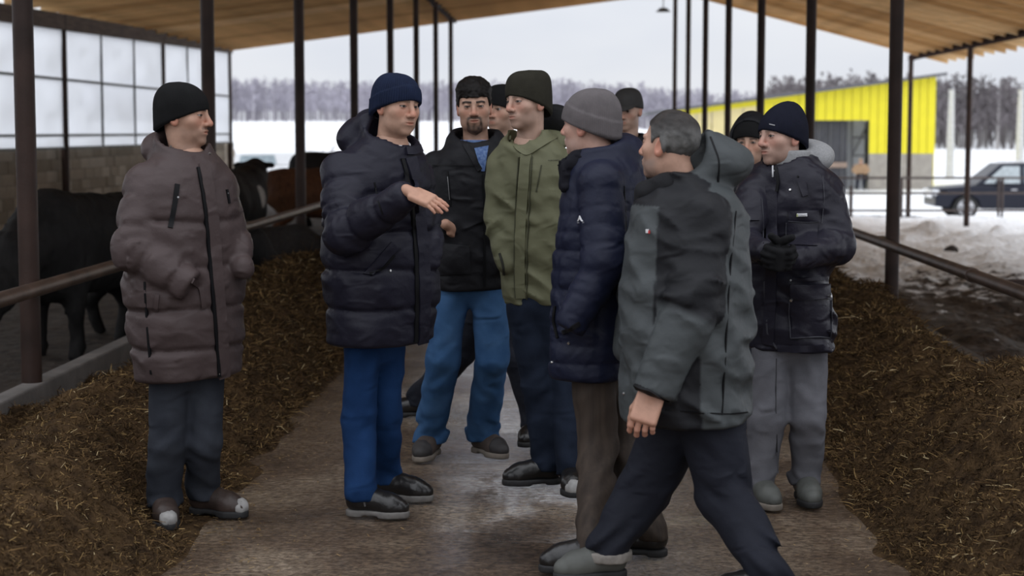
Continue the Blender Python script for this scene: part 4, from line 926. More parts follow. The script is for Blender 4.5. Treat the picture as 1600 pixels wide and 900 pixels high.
        X = X + N * off; ws = w / 2 * (1 + wob * np.sin(np.arange(len(X)) * 1.7))[:, None]; V = np.stack([X - Sd * ws - N * .008, X - Sd * ws * .97 + N * th, X + Sd * ws * .97 + N * th, X + Sd * ws - N * .008], 1).reshape(-1, 3); n_ = len(X); Fc = []
        for i in range(n_ - 1):
            for k in range(4): Fc.append((i * 4 + k, i * 4 + (k + 1) % 4, i * 4 + 4 + (k + 1) % 4, i * 4 + 4 + k))
        Fc += [(0, 3, 2, 1), tuple(n_ * 4 - 4 + k for k in range(4))]
        me = mesh_data(name, V - s.B, Fc, m); bm_fix(me); me.polygons.foreach_set('use_smooth', np.ones(len(me.polygons), bool)); me.set_sharp_from_angle(angle=math.radians(50))
        return link(name, me, parent or s.jk)
    def patch(s, name, quad, m, th=.006, nx=8, ny=8, parent=None, bvh=None, puff=0.):
        """a pocket or flap that follows the coat inside four pixel corners (tl, tr, br, bl)"""
        tl, tr_, br, bl = [np.array(q, float) for q in quad]; X = []; N = []
        for j in range(ny + 1):
            for i in range(nx + 1):
                a, b = i / nx, j / ny; p = (tl * (1 - a) + tr_ * a) * (1 - b) + (bl * (1 - a) + br * a) * b; h = s.hit(p[0], p[1], bvh); X.append(h[0]); N.append(h[1])
        X = np.array(X).reshape(ny + 1, nx + 1, 3); N = np.array(N).reshape(ny + 1, nx + 1, 3)
        for _ in range(3):
            X[1:-1, 1:-1] = (X[1:-1, 1:-1] * 2 + X[:-2, 1:-1] + X[2:, 1:-1] + X[1:-1, :-2] + X[1:-1, 2:]) / 6
        N = N.mean((0, 1)) * .6 + N * .4; N /= length(N)[..., None]
        a = np.linspace(0, 1, nx + 1)[None]; b = np.linspace(0, 1, ny + 1)[:, None]; bul = (16 * a * (1 - a) * b * (1 - b)) ** .5
        top = X + N * (th + puff * bul)[..., None]; bot = X - N * .006
        V = np.concatenate([top.reshape(-1, 3), bot.reshape(-1, 3)]); n_ = (nx + 1) * (ny + 1); Fc = []
        for j in range(ny):
            for i in range(nx): q = j * (nx + 1) + i; Fc.append((q, q + 1, q + nx + 2, q + nx + 1))
        ring = [i for i in range(nx + 1)] + [(j + 1) * (nx + 1) + nx for j in range(ny)] + [ny * (nx + 1) + nx - 1 - i for i in range(nx)] + [(ny - 1 - j) * (nx + 1) for j in range(ny - 1)]
        for q, r_ in zip(ring, ring[1:] + ring[:1]): Fc.append((q, q + n_, r_ + n_, r_))
        me = mesh_data(name, V - s.B, Fc, m); bm_fix(me); me.polygons.foreach_set('use_smooth', np.ones(len(me.polygons), bool)); me.set_sharp_from_angle(angle=math.radians(50))
        return link(name, me, parent or s.jk)
    def dot(s, name, px, py, r, m, parent=None, bvh=None, th=.006):
        X, N = s.hit(px, py, bvh); return MB().tube(X - N * .004, X + N * th, r, r * .8, n=14).build(name, m, parent or s.jk, base=s.B, smooth=True)
    def flat(s, name, polys, m, parent=None, bvh=None, off=.004):
        """printed marks: small polygons in pixels laid on the coat"""
        b = MB()
        for poly in polys:
            H = [s.hit(x, y, bvh) for x, y in poly]; N = np.mean([h[1] for h in H], 0); N /= np.linalg.norm(N); V = [h[0] + N * off for h in H] + [h[0] - N * .003 for h in H]; n_ = len(poly)
            b.add(V, [tuple(range(n_)), tuple(range(2 * n_ - 1, n_ - 1, -1))] + [(i, i + n_, (i + 1) % n_ + n_, (i + 1) % n_) for i in range(n_)])
        return b.build(name, m, parent or s.jk, base=s.B)
    def textmark(s, txt, px, py, wpx, m, parent=None, bvh=None, tilt=0., off=.004, xs=None):
        X, N = s.hit(px, py, bvh); cu = bpy.data.curves.new('mark', 'FONT'); cu.body = txt; cu.align_x = 'CENTER'; cu.align_y = 'CENTER'; cu.extrude = .02
        o = bpy.data.objects.new('tmp', cu); COL.objects.link(o); dg = bpy.context.evaluated_depsgraph_get(); me = bpy.data.meshes.new_from_object(o.evaluated_get(dg)); bpy.data.objects.remove(o)
        v = np.array([x.co[:] for x in me.vertices]); f = [tuple(p.vertices) for p in me.polygons]; sc = wpx * s.k / (v[:, 0].max() - v[:, 0].min()); v *= sc * np.array([1, 1, 1])
        if xs: v[:, 1] *= xs
        up_ = np.array([0, 0, 1.]); ex = np.cross(up_, N); ex /= np.linalg.norm(ex); ey = np.cross(N, ex); t_ = math.radians(tilt); ex, ey = ex * math.cos(t_) + ey * math.sin(t_), ey * math.cos(t_) - ex * math.sin(t_)
        W = X + N * off + v[:, :1] * ex + v[:, 1:2] * ey + v[:, 2:3] * N * .3
        return link('lettering', mesh_data('lettering', W - s.B, f, m), parent or s.jk)
def foot(px, py, yaw, length_=.295, lift=0., pit=0.):
    return (gnd(px, py) + np.array([0, 0, .004 + lift]), frame(yaw, -pit), length_ / .30)
def assemble(p, feet, hips, knees, head, **kw):
    """feet: list of (px, py, yaw, dict for shoe())"""
    fr = [foot(a, b, c, k.get('length_', .295), k.get('lift', 0.), k.get('pit', 0.)) for a, b, c, k in feet]; p.feet = fr
    p.legs_in = []
    for hp, kn, ft in zip(hips, knees, fr):
        c, R, sc = ft; p.legs_in.append([pix(hp[0], hp[1], p.d + (hp[2] if len(hp) > 2 else 0)), pix(kn[0], kn[1], p.d + (kn[2] if len(kn) > 2 else 0)), c + R @ np.array([0, -.065 * sc, .09])])
    base = (fr[0][0] + fr[1][0]) / 2; base[2] = 0
    p.make_body(base, head, **kw); p.hips = hips; p.knees = knees
    for a, b, c, k in feet: shoe(p.body, p.B, a, b, c, **k)
    return p
def sdf_part(p, name, sd, lo, hi, h, m, parent=None, col=None):
    V, Q = surfnet(sd, lo, hi, h); c = None
    if col is not None: c = col(V)
    return link(name, mesh_data(name, V - p.B, Q, m, True, c), parent or p.body)
def neck_ring(p, name, a, b, r0, r1, th, m, open_front=0., parent=None, h=.006):
    A = pix(a[0], a[1], p.d + a[2]); Bp = pix(b[0], b[1], p.d + b[2]); ax = (Bp - A) / np.linalg.norm(Bp - A); l_ = np.linalg.norm(Bp - A)
    def sd(P):
        t_ = (P - A) @ ax; q = P - A - t_[:, None] * ax; rr = length(q); ri = r0 + (r1 - r0) * np.clip(t_ / l_, -.3, 1.1)
        d = smax(np.abs(rr - ri) - th, np.maximum(t_ - l_, -t_), .004)
        if open_front: d = smax(d, -(np.abs(q @ p.R[:, 0]) - open_front * np.clip(t_ / l_, 0, 1)) * np.where(q @ p.R[:, 1] > 0, -1, 1) * 0 - np.where(q @ p.R[:, 1] > 0, open_front * np.clip(t_ / l_, 0, 1.2) - np.abs(q @ p.R[:, 0]), -1), .003)
        return d + .0012 * vnoise(P, 30, 3)
    return sdf_part(p, name, sd, np.minimum(A, Bp) - .14, np.maximum(A, Bp) + .14, h, m, parent)
def hair_cap(p, name, line, thick, m, col=None, strands=.004, freq=(60, 18, 60), top=.0, h=.004, **hk):
    ys, zs = zip(*line)
    def sd(P):
        q = (P - p.hc) @ p.HR / p.hs; d = head_sdf(q, **hk) - thick - top * sstep(q[:, 2], .04, .11)
        d = d + strands * vnoise(q * np.array(freq), 1, 3) + strands * .6 * vnoise(q * np.array(freq) * 2.1, 1, 5)
        return smax(d, np.interp(q[:, 1], ys, zs) + .004 * vnoise(q, 70, 2) - q[:, 2], .006) * p.hs
    return sdf_part(p, name, sd, p.hc - .17, p.hc + .19, h, m, None, (lambda V: col((V - p.hc) @ p.HR / p.hs)) if col else None)

M_leather = mat('black_leather', (.012, .011, .011), .28, .3, 12, .0015, 60, .6); M_soleb = mat('black_rubber', (.015, .015, .016), .7); M_soleg = mat('grey_welt', (.16, .15, .14), .7, .2, 20)
M_brownsh = mat('brown_shoe', (.045, .03, .025), .5, .3, 15, .001, 80); M_suede = mat('taupe_suede', (.075, .055, .045), .8, .25, 15, .001, 120); M_toecap = mat('dark_toecap', (.03, .027, .027), .6); M_soletan = mat('tan_sole', (.20, .17, .14), .7, .3, 15); M_grsh = mat('grey_shoe', (.085, .088, .08), .6, .2, 12); M_lace = mat('dark_lace', (.02, .018, .017), .8); M_mudsnow = mat('slush', (.34, .33, .32), .7, .2, 30)
M_zip = mat('zip_dark', (.007, .007, .008), .5, spec=.15); M_zipm = mat('zip_metal', (.35, .35, .36), .3, metal=.8); M_snap = mat('snap_metal', (.55, .54, .53), .25, metal=.9); M_white = mat('white_print', (.72, .72, .74), .6, .02); M_shirtw = mat('white_shirt', (.62, .62, .64), .8, .05)
def cloth(name, c, rough=.55, var=.10, bump=.0016, bscale=55, crease=.010, **k): return mat(name, c, rough, var, 5, bump, bscale, .2, crease=crease, **k)
def denim(name, c, c2=None): return mat(name, c, .85, .22, 7, .0009, 160, .12, col2=c2, crease=.012, cscale=7)
KN = {}

# ---------------------------------------------------------------- man in the brown puffer coat
p = Person('man in a long brown puffer coat and black beanie, hands in pockets, at the left', 6.9, 50)
p.torso([(228, 266, 322), (244, 244, 340), (262, 224, 354), (290, 212, 366), (330, 206, 370), (400, 204, 372), (470, 206, 372), (540, 212, 371), (592, 220, 366)], 592, .74)
p.arm([(228, 288, -.10), (211, 390, -.20), (296, 446, -.22)], (33, 34, 27), cut=True, seams=.135); p.arm([(343, 292, .10), (368, 372, .08), (380, 418, -.02)], (25, 24, 17), seams=.135)
assemble(p, [(258, 820, 22, dict(m=M_brownsh, msole=M_soleb, snow=M_mudsnow)), (340, 806, 72, dict(m=M_brownsh, msole=M_soleb, laces=M_lace, snow=M_mudsnow))], [(262, 585, -.04), (320, 585, .05)], [(262, 690, -.03), (318, 690, .04)], ((287, 181, 0), 80, 3, 0), skin=(.47, .28, .20), hair=(.03, .022, .018), stubble=.45, gaze=(0, 0), chin=.004)
p.trousers(denim('charcoal_trousers', (.025, .028, .037), (.045, .050, .062)), p.hips, p.knees, p.feet, (32, 29, 28), seed=1, wr=.006)
JM = cloth('brown_puffer', (.070, .051, .050), .48)
p.jacket('puffer_coat', JM, seams=(342, 412, 478, 540), seamd=.011, puff=.005, wrinkle=.007, collar=((285, 226, .0), 26, .092, .020, .10), hood=[((263, 232, 7.0), (.12, .085, .085), (50, 15))], seed=3, fold=.007)
for J in p.arms: pass
p.strip('placket', [(318, 258), (326, 300), (332, 340), (338, 420), (345, 500), (350, 588)], .052, .010, JM, wob=.05)
p.strip('zipper', [(309, 262), (316, 300), (322, 345), (328, 420), (335, 500), (342, 588)], .014, .008, M_zip)
p.strip('chest_pocket_zip', [(277, 288), (273, 320), (266, 356)], .020, .006, M_zip); p.dot('zip_pull', 278, 308, .005, M_zipm); p.strip('chest_pocket_zip', [(354, 296), (358, 318)], .012, .005, M_zip); p.dot('zip_pull', 355, 302, .004, M_zipm)
p.strip('side_seam', [(226, 440), (229, 500), (236, 585)], .010, .002, M_zip); p.strip('pocket_welt', [(300, 438), (313, 448), (318, 480)], .022, .008, JM); p.strip('pocket_welt', [(246, 460), (243, 486)], .018, .006, JM)
p.dot('snap', 267, 230, .005, M_snap); p.dot('snap', 327, 240, .006, M_snap); p.dot('zip_pull', 347, 540, .005, M_zipm); p.dot('snap', 342, 584, .004, M_snap)
KN['black'] = mat('black_knit', (.0075, .0075, .008), .9, .15, 30, .001, 250, .2)
hat, _, _ = dome(p.hc, p.HR, 'beanie', KN['black'], p.body, p.B, ztop=.135, zf=.030, zb=-.066, ribs=110, amp=.0009, n=2.3, lean=-.012)

# ---------------------------------------------------------------- man in the navy puffer, talking
p = Person('man in navy puffer coat, ribbed navy beanie and blue jeans, gesturing with an open hand', 7.15, 42)
p.torso([(206, 586, 640), (222, 560, 650), (240, 536, 658), (270, 520, 668), (310, 514, 672), (350, 512, 676), (420, 512, 680), (480, 513, 678), (537, 516, 672)], 537, .76)
Jr = p.arm([(536, 270, -.10), (543, 362, -.26), (637, 304, -.48)], (35, 36, 23), cut=True, seams=.15); p.arm([(654, 274, .12), (669, 350, .06), (676, 410, -.0)], (23, 21, 15), seams=.15)
hx = np.array([.30, .80, .52]); hy = np.array([.84, -.42, -.34]); hy /= np.linalg.norm(hy); hx = hx - hy * (hx @ hy); hx /= np.linalg.norm(hx); hz = np.cross(hy, hx) * -1.; hz = np.cross(hx, hy) * -1.
hz = hz if hz[2] > 0 else -hz
p.hands.append(dict(W=pix(645, 302, 6.645), x=hx, y=hy, z=hz, kw=dict(curl=(8, 8, 10, 12), spread=1.5, tdir=(.25, .75, -.75), tcurl=5, scale=.92)))
assemble(p, [(588, 808, 82, dict(m=M_leather, msole=M_soleg, boot=.02, zipper=1)), (628, 782, 80, dict(m=M_leather, msole=M_soleg))], [(566, 545, -.03), (606, 545, .08)], [(560, 650, -.02), (602, 645, .12)], ((620, 166, -.02), 44, 6, -3), skin=(.50, .30, .215), hair=(.05, .035, .025), brow=.55, stubble=.22, fat=.007, jaw=1.08, gaze=(8, 0))
p.trousers(denim('royal_blue_jeans', (.007, .026, .082), (.015, .048, .14)), p.hips, p.knees, p.feet, (31, 26, 24), seed=4, bag=.010)
JM = cloth('navy_puffer', (.0155, .015, .025), .45)
p.jacket('puffer_coat', JM, seams=(300, 360, 420, 482), seamd=.011, puff=.005, wrinkle=.007, collar=((612, 213, .0), 30, .098, .022, .10), hood=[((568, 216, 7.27), (.12, .10, .085), (42, 15)), ((590, 192, 7.22), (.10, .07, .06), (42, 30))], seed=11, fold=.007)
p.strip('placket', [(640, 246), (652, 290), (655, 340), (660, 400), (663, 470), (660, 534)], .060, .012, JM, wob=.06)
p.strip('zipper', [(628, 248), (640, 290), (646, 345), (649, 400), (651, 470), (649, 534)], .018, .008, M_zip)
p.strip('collar_flap', [(634, 236), (645, 236), (656, 232)], .034, .012, JM); p.dot('snap', 618, 222, .004, M_snap); p.dot('snap', 636, 238, .004, M_snap)
p.patch('pocket_flap', [(610, 378), (622, 388), (582, 430), (567, 428)], JM, .014); p.strip('pocket_opening', [(614, 398), (600, 414), (578, 430)], .012, .016, M_zip); p.dot('snap', 609, 423, .006, M_snap)
p.strip('cuff_seam', [(585, 285), (590, 310), (598, 335)], .008, .002, M_zip)
neck_ring(p, 'shirt_collar', (614, 242, .0), (617, 221, -.01), .066, .063, .004, M_shirtw)
KN['navy'] = mat('navy_knit', (.0085, .015, .040), .9, .15, 30, .001, 250, .25)
hat, _, _ = dome(p.hc, p.HR, 'beanie', KN['navy'], p.body, p.B, ztop=.136, zf=.034, zb=-.062, ribs=64, amp=.0028, n=2.4, lean=-.008, cuff=.062, rx=.093)

# ---------------------------------------------------------------- dark haired man
p = Person('dark-haired bareheaded man with a goatee in a black jacket and bright blue jeans', 8.2, 4)
p.torso([(212, 716, 772), (226, 698, 790), (242, 680, 800), (262, 674, 803), (300, 670, 804), (350, 674, 802), (400, 676, 798), (453, 678, 792)], 453, .72)
p.arm([(683, 258, .0), (668, 335, .02), (704, 360, -.12)], (23, 22, 16), cut=True); p.arm([(797, 258, .0), (808, 340, .05), (790, 410, -.08)], (25, 22, 18))
a = pix(703, 355, 8.06); b_ = pix(724, 369, 8.13); hy = (b_ - a) / np.linalg.norm(b_ - a); hx = np.array([0, .1, 1.]); hx -= hy * (hx @ hy); hx /= np.linalg.norm(hx); hz = np.cross(hx, hy); hz = hz if hz[1] < 0 else -hz
p.hands.append(dict(W=a, x=hx, y=hy, z=hz, kw=dict(curl=(20, 20, 20, 20), scale=.95)))
def goatee(q, c, blend):
    x, y, z = np.abs(q[:, 0]), q[:, 1], q[:, 2]; hair = np.array([.028, .018, .014]); n = vnoise(q, 90, 2)
    m = np.exp(-((z + .046) / .0065) ** 4) * (x < .031) + np.exp(-((x - .031) / .007) ** 2) * sstep(-z, .040, .05) * (z > -.10) + sstep(-z, .075, .088) * (x < .036) * (y > .05) + .8 * np.exp(-(x / .007) ** 2 - ((z + .077) / .006) ** 2)
    return blend(np.clip(m, 0, 1) * (y > .045) * (.78 + .25 * n), hair)
assemble(p, [(668, 716, -12, dict(m=M_suede, msole=M_soletan, laces=M_lace, toe=M_toecap)), (765, 712, 38, dict(m=M_suede, msole=M_soletan, laces=M_lace, toe=M_toecap))], [(707, 452, 0), (764, 452, 0)], [(693, 560, .0), (770, 560, .0)], ((741, 167, -.02), 2, 4, 2), skin=(.47, .285, .205), hair=(.018, .013, .011), brow=1., stubble=.25, beard=goatee, fat=.006, jaw=1.1, gaze=(0, 0), scale=1.0)
p.trousers(denim('bright_blue_jeans', (.028, .078, .18), (.065, .145, .29)), p.hips, p.knees, p.feet, (30, 27, 26), seed=7, bag=.012)
JM = cloth('black_softshell', (.0115, .0115, .014), .6)
p.jacket('jacket', JM, wrinkle=.007, collar=((742, 212, .0), 22, .092, .018, .08), hood=[((716, 222, 8.25), (.06, .08, .05), (0, 0)), ((772, 222, 8.25), (.06, .08, .05), (0, 0))], seed=21, fold=.008, extra=lambda P, d: smax(d, -cone(P, pix(749, 205, 8.03), pix(753, 262, 8.0), .05, .012), .01))
p.strip('zipper', [(755, 272), (757, 320), (757, 380), (757, 448)], .012, .006, M_zip); p.strip('chest_pocket_zip', [(699, 268), (702, 300), (704, 322)], .010, .004, M_zip); p.strip('zip_glint', [(700, 276), (703, 312)], .003, .006, M_zipm); p.strip('yoke_seam', [(676, 258), (710, 259), (748, 259)], .006, .003, M_zip)
p.patch('hand_pocket', [(676, 378), (734, 384), (736, 428), (682, 430)], JM, .008, puff=.014); p.strip('collar_edge', [(722, 214), (728, 228), (738, 245), (750, 266)], .026, .010, JM)
M_check = mat('blue_check_shirt', (.05, .10, .26), .8, .6, 90, .0, 10, .3, col2=(.16, .24, .42)); neck_ring(p, 'shirt_collar', (743, 246, -.01), (743, 218, -.01), .071, .069, .005, M_check)
p.patch('shirt_front', [(741, 232), (763, 228), (757, 268), (752, 268)], M_check, .007)
M_hair = mat('dark_hair', (.007, .0055, .005), .6, .35, 40, .0012, 90, .2)
hair_cap(p, 'hair', [(-.13, -.06), (-.06, -.055), (-.036, -.03), (-.03, .03), (.010, .028), (.016, .0), (.03, .002), (.04, .044), (.06, .048), (.12, .045)], .008, M_hair, top=.018, strands=.0035, fat=.006)

# ---------------------------------------------------------------- man in the olive jacket
p = Person('man in an olive green jacket and dark olive beanie turning his head to the left', 7.7, -16)
p.torso([(208, 796, 858), (222, 782, 876), (238, 772, 888), (262, 768, 894), (300, 768, 896), (350, 772, 894), (400, 776, 888), (450, 781, 880), (478, 786, 874)], 478, .74)
p.arm([(783, 258, .02), (773, 340, .0), (792, 412, -.06)], (24, 21, 15)); p.arm([(885, 258, -.02), (900, 345, .0), (893, 410, -.1)], (24, 22, 17))
assemble(p, [(833, 758, -78, dict(m=M_leather, msole=M_soleb, laces=M_lace)), (894, 770, 6, dict(m=M_leather, msole=M_soleb, laces=M_lace, snow=M_mudsnow))], [(817, 480, 0), (858, 480, 0)], [(838, 600, .02), (882, 600, .03)], ((824, 160, -.03), -46, 3, 2), skin=(.50, .32, .245), hair=(.06, .045, .035), brow=.5, stubble=.35, gaze=(-4, -2), jaw=1.02)
p.trousers(denim('dark_blue_jeans', (.008, .0115, .021), (.019, .027, .047)), p.hips, p.knees, p.feet, (28, 24, 23), seed=9)
JM = cloth('olive_shell', (.135, .135, .080), .6, bump=.001)
p.jacket('jacket', JM, wrinkle=.006, fold=.018, collar=((824, 220, .0), 20, .086, .016, .07), hood=[((858, 220, 7.82), (.10, .08, .05), (-16, 15))], seed=31, seams=(470,), seamd=.006, seamw=.006)
sdf_part(p, 'hood_lining', lambda P: smax(ell((P - pix(868, 188, 7.86)) @ frame(-16, 20), (0, 0, 0), (.085, .06, .075)), -ell((P - pix(845, 178, 7.74)) @ frame(-16, 20), (0, 0, 0), (.09, .07, .08)), .01), pix(868, 188, 7.86) - .13, pix(868, 188, 7.86) + .13, .007, cloth('black_lining', (.012, .012, .013), .7), p.jk)
p.strip('placket', [(822, 242), (818, 290), (814, 350), (812, 410), (813, 466)], .050, .008, JM); p.strip('placket_seam', [(832, 245), (829, 300), (824, 400), (824, 466)], .004, .011, cloth('olive_dark_seam', (.05, .05, .03))); p.strip('placket_seam', [(812, 245), (808, 300), (804, 400), (805, 466)], .004, .011, MATS['olive_dark_seam'])  # placket seams take a darker olive than the shell
p.strip('chest_zip', [(846, 258), (842, 280), (838, 300)], .006, .003, MATS['olive_dark_seam']); p.strip('pocket_opening', [(781, 396), (786, 412), (788, 428)], .010, .008, cloth('pocket_dark', (.03, .03, .024))); p.strip('collar_edge', [(795, 215), (808, 232), (822, 242), (845, 228), (868, 214)], .022, .010, JM)
p.textmark('FORWARD', 865, 251, 20, M_zip, tilt=2, xs=.75); p.dot('cord_end', 806, 232, .005, M_snap)
KN['olive'] = mat('olive_brown_knit', (.026, .024, .017), .9, .12, 30, .001, 250, .2)
hat, _, _ = dome(p.hc, p.HR, 'beanie', KN['olive'], p.body, p.B, ztop=.142, zf=.034, zb=-.066, n=3.4, lean=-.010, ribs=0, rx=.093)

# ---------------------------------------------------------------- man in the navy quilted coat, grey beanie
p = Person('older man in a grey beanie and navy quilted coat, seen from behind, brown corduroys', 6.5, -112)
p.torso([(236, 905, 978), (252, 892, 996), (268, 886, 1005), (295, 880, 1010), (350, 873, 1010), (420, 866, 1006), (500, 862, 1000), (588, 860, 992)], 588, .78)
p.arm([(938, 288, -.17), (946, 410, -.26), (890, 512, -.30)], (36, 36, 25), cut=True, seams=.07); p.arm([(925, 288, .20), (915, 400, .22), (885, 480, .1)], (28, 26, 20))
def white_tache(q, c, blend):
    x, y, z = np.abs(q[:, 0]), q[:, 1], q[:, 2]; return blend(.8 * np.exp(-((z + .046) / .008) ** 4) * (x < .03) * (y > .08), (.5, .5, .5))
assemble(p, [(902, 893, -80, dict(m=M_leather, msole=M_soleb, laces=M_lace)), (990, 868, -100, dict(m=M_leather, msole=M_soleb, snow=None))], [(928, 588, -.06), (962, 588, .08)], [(934, 700, -.08), (966, 700, .08)], ((921, 196, .02), -122, 0, 0), skin=(.53, .32, .25), hair=(.42, .41, .40), brow=.5, stubble=.25, beard=white_tache, fat=.006)
p.trousers(mat('brown_corduroy', (.026, .017, .012), .75, .3, 6, .0012, 90, .4, stretch=(6, 6, .3), col2=(.058, .040, .029)), p.hips, p.knees, p.feet, (36, 32, 28), seed=13, bag=.012)
JM = cloth('navy_quilted', (.011, .0135, .031), .5)
p.jacket('quilted_coat', JM, seams=tuple(range(300, 590, 29)), seamd=.0045, seamw=.006, puff=.0015, wrinkle=.006, collar=((932, 240, .0), 20, .09, .022, .08), hood=[((970, 240, 6.56), (.115, .09, .075), (-112, 22))], seed=41, quilt=(.10, .004), fold=.004)
p.strip('pocket_zip', [(868, 478), (865, 500), (872, 528)], .012, .006, M_zip); p.strip('sleeve_cuff', [(880, 520), (893, 513), (905, 505)], .016, .008, M_zip); p.dot('snap', 889, 536, .006, M_snap); p.dot('snap', 857 + 6, 566, .006, M_snap)
p.strip('armhole_seam', [(975, 290), (978, 350), (975, 410), (960, 460)], .006, .003, M_zip); p.strip('centre_back_seam', [(1000, 300), (998, 400), (990, 500)], .006, .003, M_zip)
p.flat('triangle_mark', [[(906.5, 337), (911.5, 346), (909.8, 346), (907.2, 342.5), (904.6, 346), (903, 346)]], M_white); p.flat('triangle_mark_base', [[(903, 347.4), (912.5, 347), (912.5, 348.6), (903, 348.8)]], mat('grey_print', (.25, .25, .28), .6))
sdf_part(p, 'fur_collar', lambda P: chain(P, [pix(905, 246, 6.42), pix(890, 262, 6.42), pix(886, 290, 6.4)], (.034, .034, .028), .02)[0] + .012 * vnoise(P, 60, 2) + .006 * vnoise(P, 120, 4), pix(900, 300, 6.4) - .15, pix(900, 240, 6.4) + .15, .008, cloth('black_fur', (.008, .008, .012), .9), p.jk)
KN['grey'] = mat('grey_knit', (.125, .112, .115), .9, .10, 30, .001, 250, .2)
hat, _, _ = dome(p.hc, p.HR, 'beanie', KN['grey'], p.body, p.B, ztop=.140, zf=.030, zb=-.050, ribs=90, amp=.0012, n=2.3, cuff=.066, lean=-.012, rx=.094, ry=.116)
M_ghair = mat('grey_white_hair', (.34, .33, .32), .7, .25, 40, .001, 100)
hair_cap(p, 'hair', [(-.13, -.08), (-.06, -.075), (-.034, -.05), (-.028, .03), (.008, .03), (.014, -.002), (.03, .0), (.036, .06), (.1, .1)], .004, M_ghair, strands=.0015, h=.005, fat=.006)
# ---------------------------------------------------------------- walking man in the grey hooded jacket
p = Person('grey-haired bareheaded man striding left in a grey and black hooded jacket', 6.05, -108)
p.torso([(278, 1026, 1110), (292, 1010, 1140), (310, 996, 1158), (340, 986, 1168), (385, 979, 1174), (460, 972, 1176), (560, 970, 1178), (650, 974, 1174)], 650, .80)
Jl = p.arm([(1098, 345, -.15), (1080, 475, -.26), (1022, 612, -.30)], (46, 46, 33), cut=True); p.arm([(1040, 330, .20), (1000, 430, .26), (985, 545, .2)], (34, 32, 26))
hy = pix(1006, 662, 5.72) - pix(1022, 612, 5.75); hy /= np.linalg.norm(hy); hx = np.array([-1., .15, 0]); hx -= hy * (hx @ hy); hx /= np.linalg.norm(hx); hz = np.cross(hx, hy); hz = hz if hz[1] < 0 else -hz
p.hands.append(dict(W=pix(1020, 610, 5.75), x=hx, y=hy, z=hz, kw=dict(curl=(26, 29, 31, 30), tdir=(.35, .8, -.45), tcurl=30, spread=2, scale=1.14)))
assemble(p, [(925, 905, -75, dict(m=M_grsh, msole=M_soleb, boot=.02)), (1166, 944, -82, dict(m=M_leather, msole=M_soleb, pit=0))], [(1060, 648, .06), (1110, 648, -.06)], [(1008, 762, .1), (1133, 772, -.08)], ((1046, 228, -.02), -128, -2, 4), skin=(.50, .30, .22), hair=(.16, .155, .15), brow=.5, stubble=.65, jaw=1.04)
p.trousers(cloth('navy_work_trousers', (.0125, .014, .022), .75), p.hips, p.knees, p.feet, (54, 43, 35), seed=17, bag=.016, wr=.010, freq=7, hem=.115)
GREY = np.array([.062, .069, .072]); DKG = np.array([.012, .0125, .015])
def p6col(s, V):
    d, u, v = s.torso_sdf(V); ppx = V[:, 0] / V[:, 1]; J, R_, *_ = s.arms[0]; a, t_ = chain(V, J, R_, .05); onarm = a < d
    l0 = np.linalg.norm(J[1] - J[0])
    g = np.where(onarm, sstep(t_, l0 + .02, l0 + .06), np.maximum(sstep(v, .045, .05), sstep(-v, .105, .11)))
    z = V[:, 2]; zt = pix(800, 318, s.d)[2]; g = np.where((z > zt) & ~onarm & (v > -.1), 0, g); g = np.where(onarm & (t_ < l0 * .9), 0, g)
    q = (V - pix(1114, 258, 6.10)) @ frame(-108, 12); hood = ell(q, (0, 0, 0), (.17, .165, .13)) < 0; g = np.where(hood & (z > pix(800, 308, s.d)[2]) & (ppx > (1062 - 892) / F), .95, g)
    return DKG + (GREY - DKG) * g[:, None]
JM = mat('grey_black_shell', (1, 1, 1), .55, .08, 5, .0014, 50, .2, attr=True, crease=.010)
p.jacket('hooded_jacket', JM, wrinkle=.008, fold=.018, color=p6col, seed=51, collar=((1050, 285, .0), 18, .09, .022, .06), h=.010,
         hood=[((1116, 262, 6.10), (.14, .140, .085), (-108, 12)), ((1112, 238, 6.09), (.10, .075, .075), (-108, 30))], extra=lambda P, d: smax(smin(d, cone(P, pix(1106, 245, 6.02), pix(1106, 210, 6.05), .035, .018), .03), -ell((P - pix(1070, 228, 6.04)) @ frame(-108, 20), (0, 0, 0), (.085, .075, .10)), .015))
p.strip('hood_seam', [(1110, 214), (1124, 250), (1122, 285)], .006, .003, M_zip); p.strip('side_panel_seam', [(1150, 330), (1140, 430), (1134, 540), (1128, 648)], .005, .003, M_zip); p.strip('cuff_band', [(993, 604), (1018, 614), (1042, 626)], .022, .006, M_zip)
p.strip('hem_seam', [(1040, 640), (1090, 645), (1140, 647), (1168, 644)], .005, .003, M_zip); p.dot('snap', 965 + 10, 615, .006, M_snap); p.flat('chest_mark', [[(1010, 358), (1014, 358), (1014, 364), (1010, 364)]], M_white); p.flat('chest_mark_red', [[(1014, 360), (1016, 360), (1016, 365), (1013, 365)]], mat('red_print', (.5, .03, .03), .6))
sdf_part(p, 'inner_collar', lambda P: chain(P, [pix(1075, 268, 6.1), pix(1040, 290, 5.95), pix(1008, 300, 5.98), pix(1002, 340, 6.0)], (.03, .035, .036, .03), .03)[0] + .006 * vnoise(P, 22, 2), pix(1040, 350, 6.0) - .22, pix(1040, 270, 6.0) + .22, .009, cloth('black_collar_fleece', (.014, .014, .016), .85), p.jk)
def p6hair(q):
    t_ = sstep(q[:, 2], .03, .085)[:, None]; n = (1 + .5 * vnoise(q * np.array([40, 60, 40]), 1, 2))[:, None]; c = np.array([.095, .093, .09]) * (1 - t_) + np.array([.020, .015, .013]) * t_; return c * n
